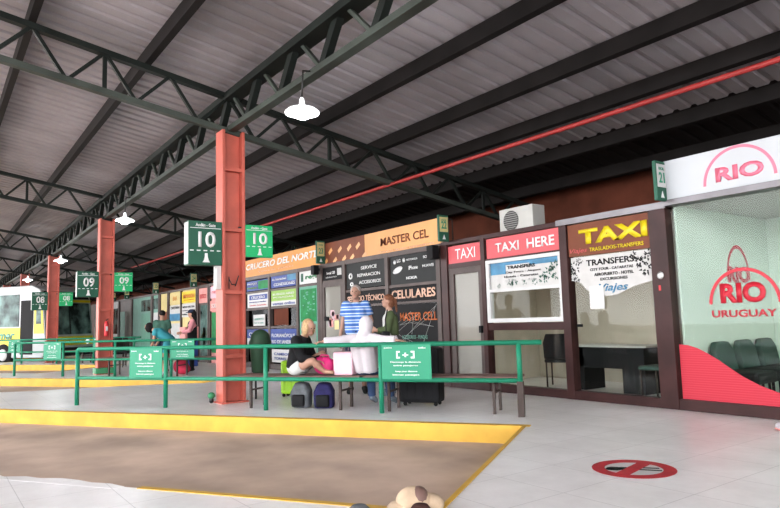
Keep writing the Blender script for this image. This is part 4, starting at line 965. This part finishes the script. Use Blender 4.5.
STAND = dict(pelvis=(0, 0, .98), chest=(0, 0, 1.30), neck=(0, 0, 1.47), head=(0, .02, 1.62), shL=(-.17, 0, 1.40), shR=(.17, 0, 1.40), elL=(-.22, -.02, 1.12), elR=(.22, -.02, 1.12), wrL=(-.23, .06, .87), wrR=(.23, .06, .87),
             hipL=(-.09, 0, .93), hipR=(.09, 0, .93), knL=(-.10, .02, .50), knR=(.10, .02, .50), anL=(-.11, 0, .07), anR=(.11, 0, .07), toL=(-.13, .16, .035), toR=(.13, .16, .035))
def rzf(dx, dy): return math.atan2(-dx, dy)
# striped man: stands facing the camera
J = dict(STAND); J.update(shL=(-.165, 0, 1.41), shR=(.165, 0, 1.41), elL=(-.25, 0, 1.14), elR=(.22, -.01, 1.13), wrL=(-.22, .16, 1.05), wrR=(.27, .05, .88), face=(.15, 1, -.05))
t, J, s = person('standing grey-haired person in a blue and white striped polo shirt', (-9.72, 6.28, 0), rzf(.80, -.60), J, 'skin', s=1.10)
top(t, J, s, 'polo_stripes', 'polo_shirt', .75, grow=.028, waist=.06); legs(t, J, s, 'denim_dark', 'shorts', .9); shoes(t, J, s, 'charcoal'); hair(t, J, s, 'hair_grey')
# woman in olive jacket: in profile, facing the striped man
J = dict(STAND); J.update(shL=(-.155, 0, 1.38), shR=(.155, 0, 1.38), elL=(-.19, .06, 1.12), elR=(.19, .04, 1.12), wrL=(-.10, .24, 1.12), wrR=(.10, .24, 1.10), hdL=(.4, 1, .3), hdR=(-.4, 1, .3), face=(0, 1, .05))
t, J, s = person('standing brown-haired person in an olive jacket with a black shoulder bag', (-9.0, 6.50, 0), rzf(-.45, -.80), J, 'skin', s=.985)
top(t, J, s, 'cloth_white', 'shirt', .8, grow=.014); legs(t, J, s, 'denim_dark'); shoes(t, J, s, 'shoe_grey'); hair(t, J, s, 'hair_brown', 'pony')
mb = MB(True)
for q in (-1, 1):
    sh = J['shR' if q > 0 else 'shL']; mb.cap(V(q*.09, -.05, 1.02)*s, .10*s, V(q*.08, -.04, 1.30)*s, .105*s, flat=(True, False)); mb.cap(V(q*.08, -.02, 1.32)*s, .09*s, sh, .072*s)
    k_ = 'R' if q > 0 else 'L'; mb.cap(sh, .075*s, J['el'+k_], .064*s); mb.cap(J['el'+k_], .064*s, J['el'+k_].lerp(J['wr'+k_], .85), .05*s, flat=(False, True))
shell('jacket', 'olive', t, mb, .014)
tb = thing('shoulder_bag', 'black shoulder bag hanging at the hip of the person in the olive jacket', 'bag', WM[t.name] @ V(-.22, .10, .86), rzf(-.45, -.80))
MB(True).box(-.17, .17, -.06, .06, 0, .22).build('bag_body', 'black', tb, .03)
MB(True).tube([(-.12, 0, .2), (-.04, .0, .42), (.08, -.05, .58)], .010, 8).build('strap', 'black', tb)
# hooded person, seated with the back to us and both arms along the railing
sp = UN(-3.72, 8.66)
J = dict(pelvis=(0, 0, .60), chest=(0, -.10, .90), neck=(0, -.09, 1.06), head=(.03, -.05, 1.19), shL=(-.17, -.10, 1.0), shR=(.17, -.10, 1.0), elL=(-.36, -.26, .98), elR=(.38, -.24, .98), wrL=(-.52, -.36, .985), wrR=(.60, -.34, .985), hdL=(-1, -.1, -.15), hdR=(1, -.05, -.1), pnL=(0, 0, -1), pnR=(0, 0, -1),
         hipL=(-.09, .02, .58), hipR=(.09, .02, .58), knL=(-.14, .46, .53), knR=(.14, .46, .53), anL=(-.15, .52, .10), anR=(.17, .50, .10), toL=(-.16, .68, .04), toR=(.2, .66, .04), face=(.1, 1, -.05))
t, J, s = person('seated person in a white hooded top seen from behind, arms along the rail', sp, K, J, 'skin')
top(t, J, s, 'hoodie_white', 'hooded_top', 2.0, hood=True, grow=.032, waist=.06); legs(t, J, s, 'denim'); shoes(t, J, s, 'shoe_grey')
# blonde person seated sideways with crossed legs
sp = UN(-4.80, 8.62)
J = dict(pelvis=(0, -.06, .60), chest=(0, .02, .90), neck=(0, .09, 1.07), head=(0, .16, 1.19), shL=(-.16, .02, 1.0), shR=(.16, .02, 1.0), elL=(-.21, .10, .74), elR=(.21, .14, .74), wrL=(-.08, .32, .70), wrR=(.10, .32, .70), hdL=(.2, 1, -.2), hdR=(-.2, 1, -.2), pnL=(0, 0, -1), pnR=(0, 0, -1),
         hipL=(-.09, -.02, .585), hipR=(.09, -.02, .585), knL=(-.16, .30, .78), knR=(.22, .33, .70), anL=(-.08, .40, .56), anR=(.10, .46, .54), toL=(-.02, .56, .53), toR=(.12, .6, .53), face=(.35, 1, -.45))
t, J, s = person('seated blonde person in a black jacket and white shorts, legs drawn up', sp, K-PI/2, J, 'skin', female=True)
top(t, J, s, 'jacket_black', 'jacket', 2.0, grow=.028, waist=.02); legs(t, J, s, 'cloth_white', 'shorts', .42, grow=.02); hair(t, J, s, 'hair_blond', 'bob')
# three people further down
J = dict(STAND); J.update(face=(-.3, 1, 0))
t, J, s = person('standing dark-haired person in a dark green t-shirt seen from behind', (-18.6, 5.45, 0), rzf(-.85, .5), J, 'skin', .018, s=1.0)
top(t, J, s, 'tee_green', 't_shirt', .8, .02, grow=.03, waist=.04); legs(t, J, s, 'denim_dark', vox=.02); shoes(t, J, s, 'charcoal'); hair(t, J, s, 'hair_black')
J = dict(STAND); J.update(pelvis=(0, -.12, .92), chest=(0, .18, 1.12), neck=(0, .33, 1.2), head=(0, .46, 1.26), shL=(-.16, .22, 1.16), shR=(.16, .22, 1.16), elL=(-.19, .26, .88), elR=(.19, .26, .88), wrL=(-.16, .38, .68), wrR=(.16, .38, .68), hipL=(-.09, -.1, .9), hipR=(.09, -.1, .9), face=(0, 1, -.5))
t, J, s = person('bending person in a teal top beside the dark green t-shirt', (-17.4, 5.2, 0), rzf(-.59, -.81), J, 'skin_tan', .018)
top(t, J, s, 'teal_cloth', 'top', .5, .02, grow=.025); legs(t, J, s, 'teal_cloth', 'shorts', .8, vox=.02); shoes(t, J, s, 'hoodie_white'); hair(t, J, s, 'hair_black', 'bob')
J = dict(STAND); J.update(face=(.2, 1, -.1), elL=(-.25, .08, 1.14), wrL=(-.20, .28, 1.10))
t, J, s = person('standing person in black with pink sleeves and a dark cap near the kiosk', (-18.1, 6.15, 0), rzf(-.3, -.95), J, 'skin_tan', .018, s=1.0)
top(t, J, s, 'pink_cloth', 'jacket', 2.0, .02, grow=.022); legs(t, J, s, 'jacket_black', vox=.02); shoes(t, J, s, 'charcoal'); hair(t, J, s, 'hair_black', 'long')
mb = MB(True)
for q in (-1, 1): mb.cap(V(q*.06, 0, .84), .14, V(q*.06, 0, 1.32), .13, flat=(True, False))
shell('vest', 'jacket_black', t, mb, .02)
mb = MB(True); mb.ball(J['head']+Z*.06, (.095, .105, .07)); mb.ball(J['head']+Z*.05+J['face']*.11, (.06, .06, .012)); shell('cap', 'denim_dark', t, mb, .012)

# ------------------------------------------------------------------ light
w = bpy.data.worlds.new('World'); bpy.context.scene.world = w; w.use_nodes = True; nt = w.node_tree
bg = nt.nodes['Background']; bg.inputs['Color'].default_value = (.96, .97, 1, 1); bg.inputs['Strength'].default_value = 8.0
s_ = bpy.data.lights.new('sun', 'SUN'); s_.energy = 3.0; s_.angle = .05; so = bpy.data.objects.new('sun', s_); C.objects.link(so); so.rotation_euler = (math.radians(28), math.radians(-10), 0)
sc = bpy.context.scene
sc.view_settings.view_transform = 'Standard'; sc.view_settings.exposure = 0.26; sc.view_settings.gamma = .88; sc.view_settings.look = 'None'
sc.cycles.use_denoising = True; sc.cycles.max_bounces = 8; sc.cycles.diffuse_bounces = 5; sc.cycles.transparent_max_bounces = 12; sc.cycles.sample_clamp_indirect = 6
sc.cycles.caustics_reflective = False; sc.cycles.caustics_refractive = False
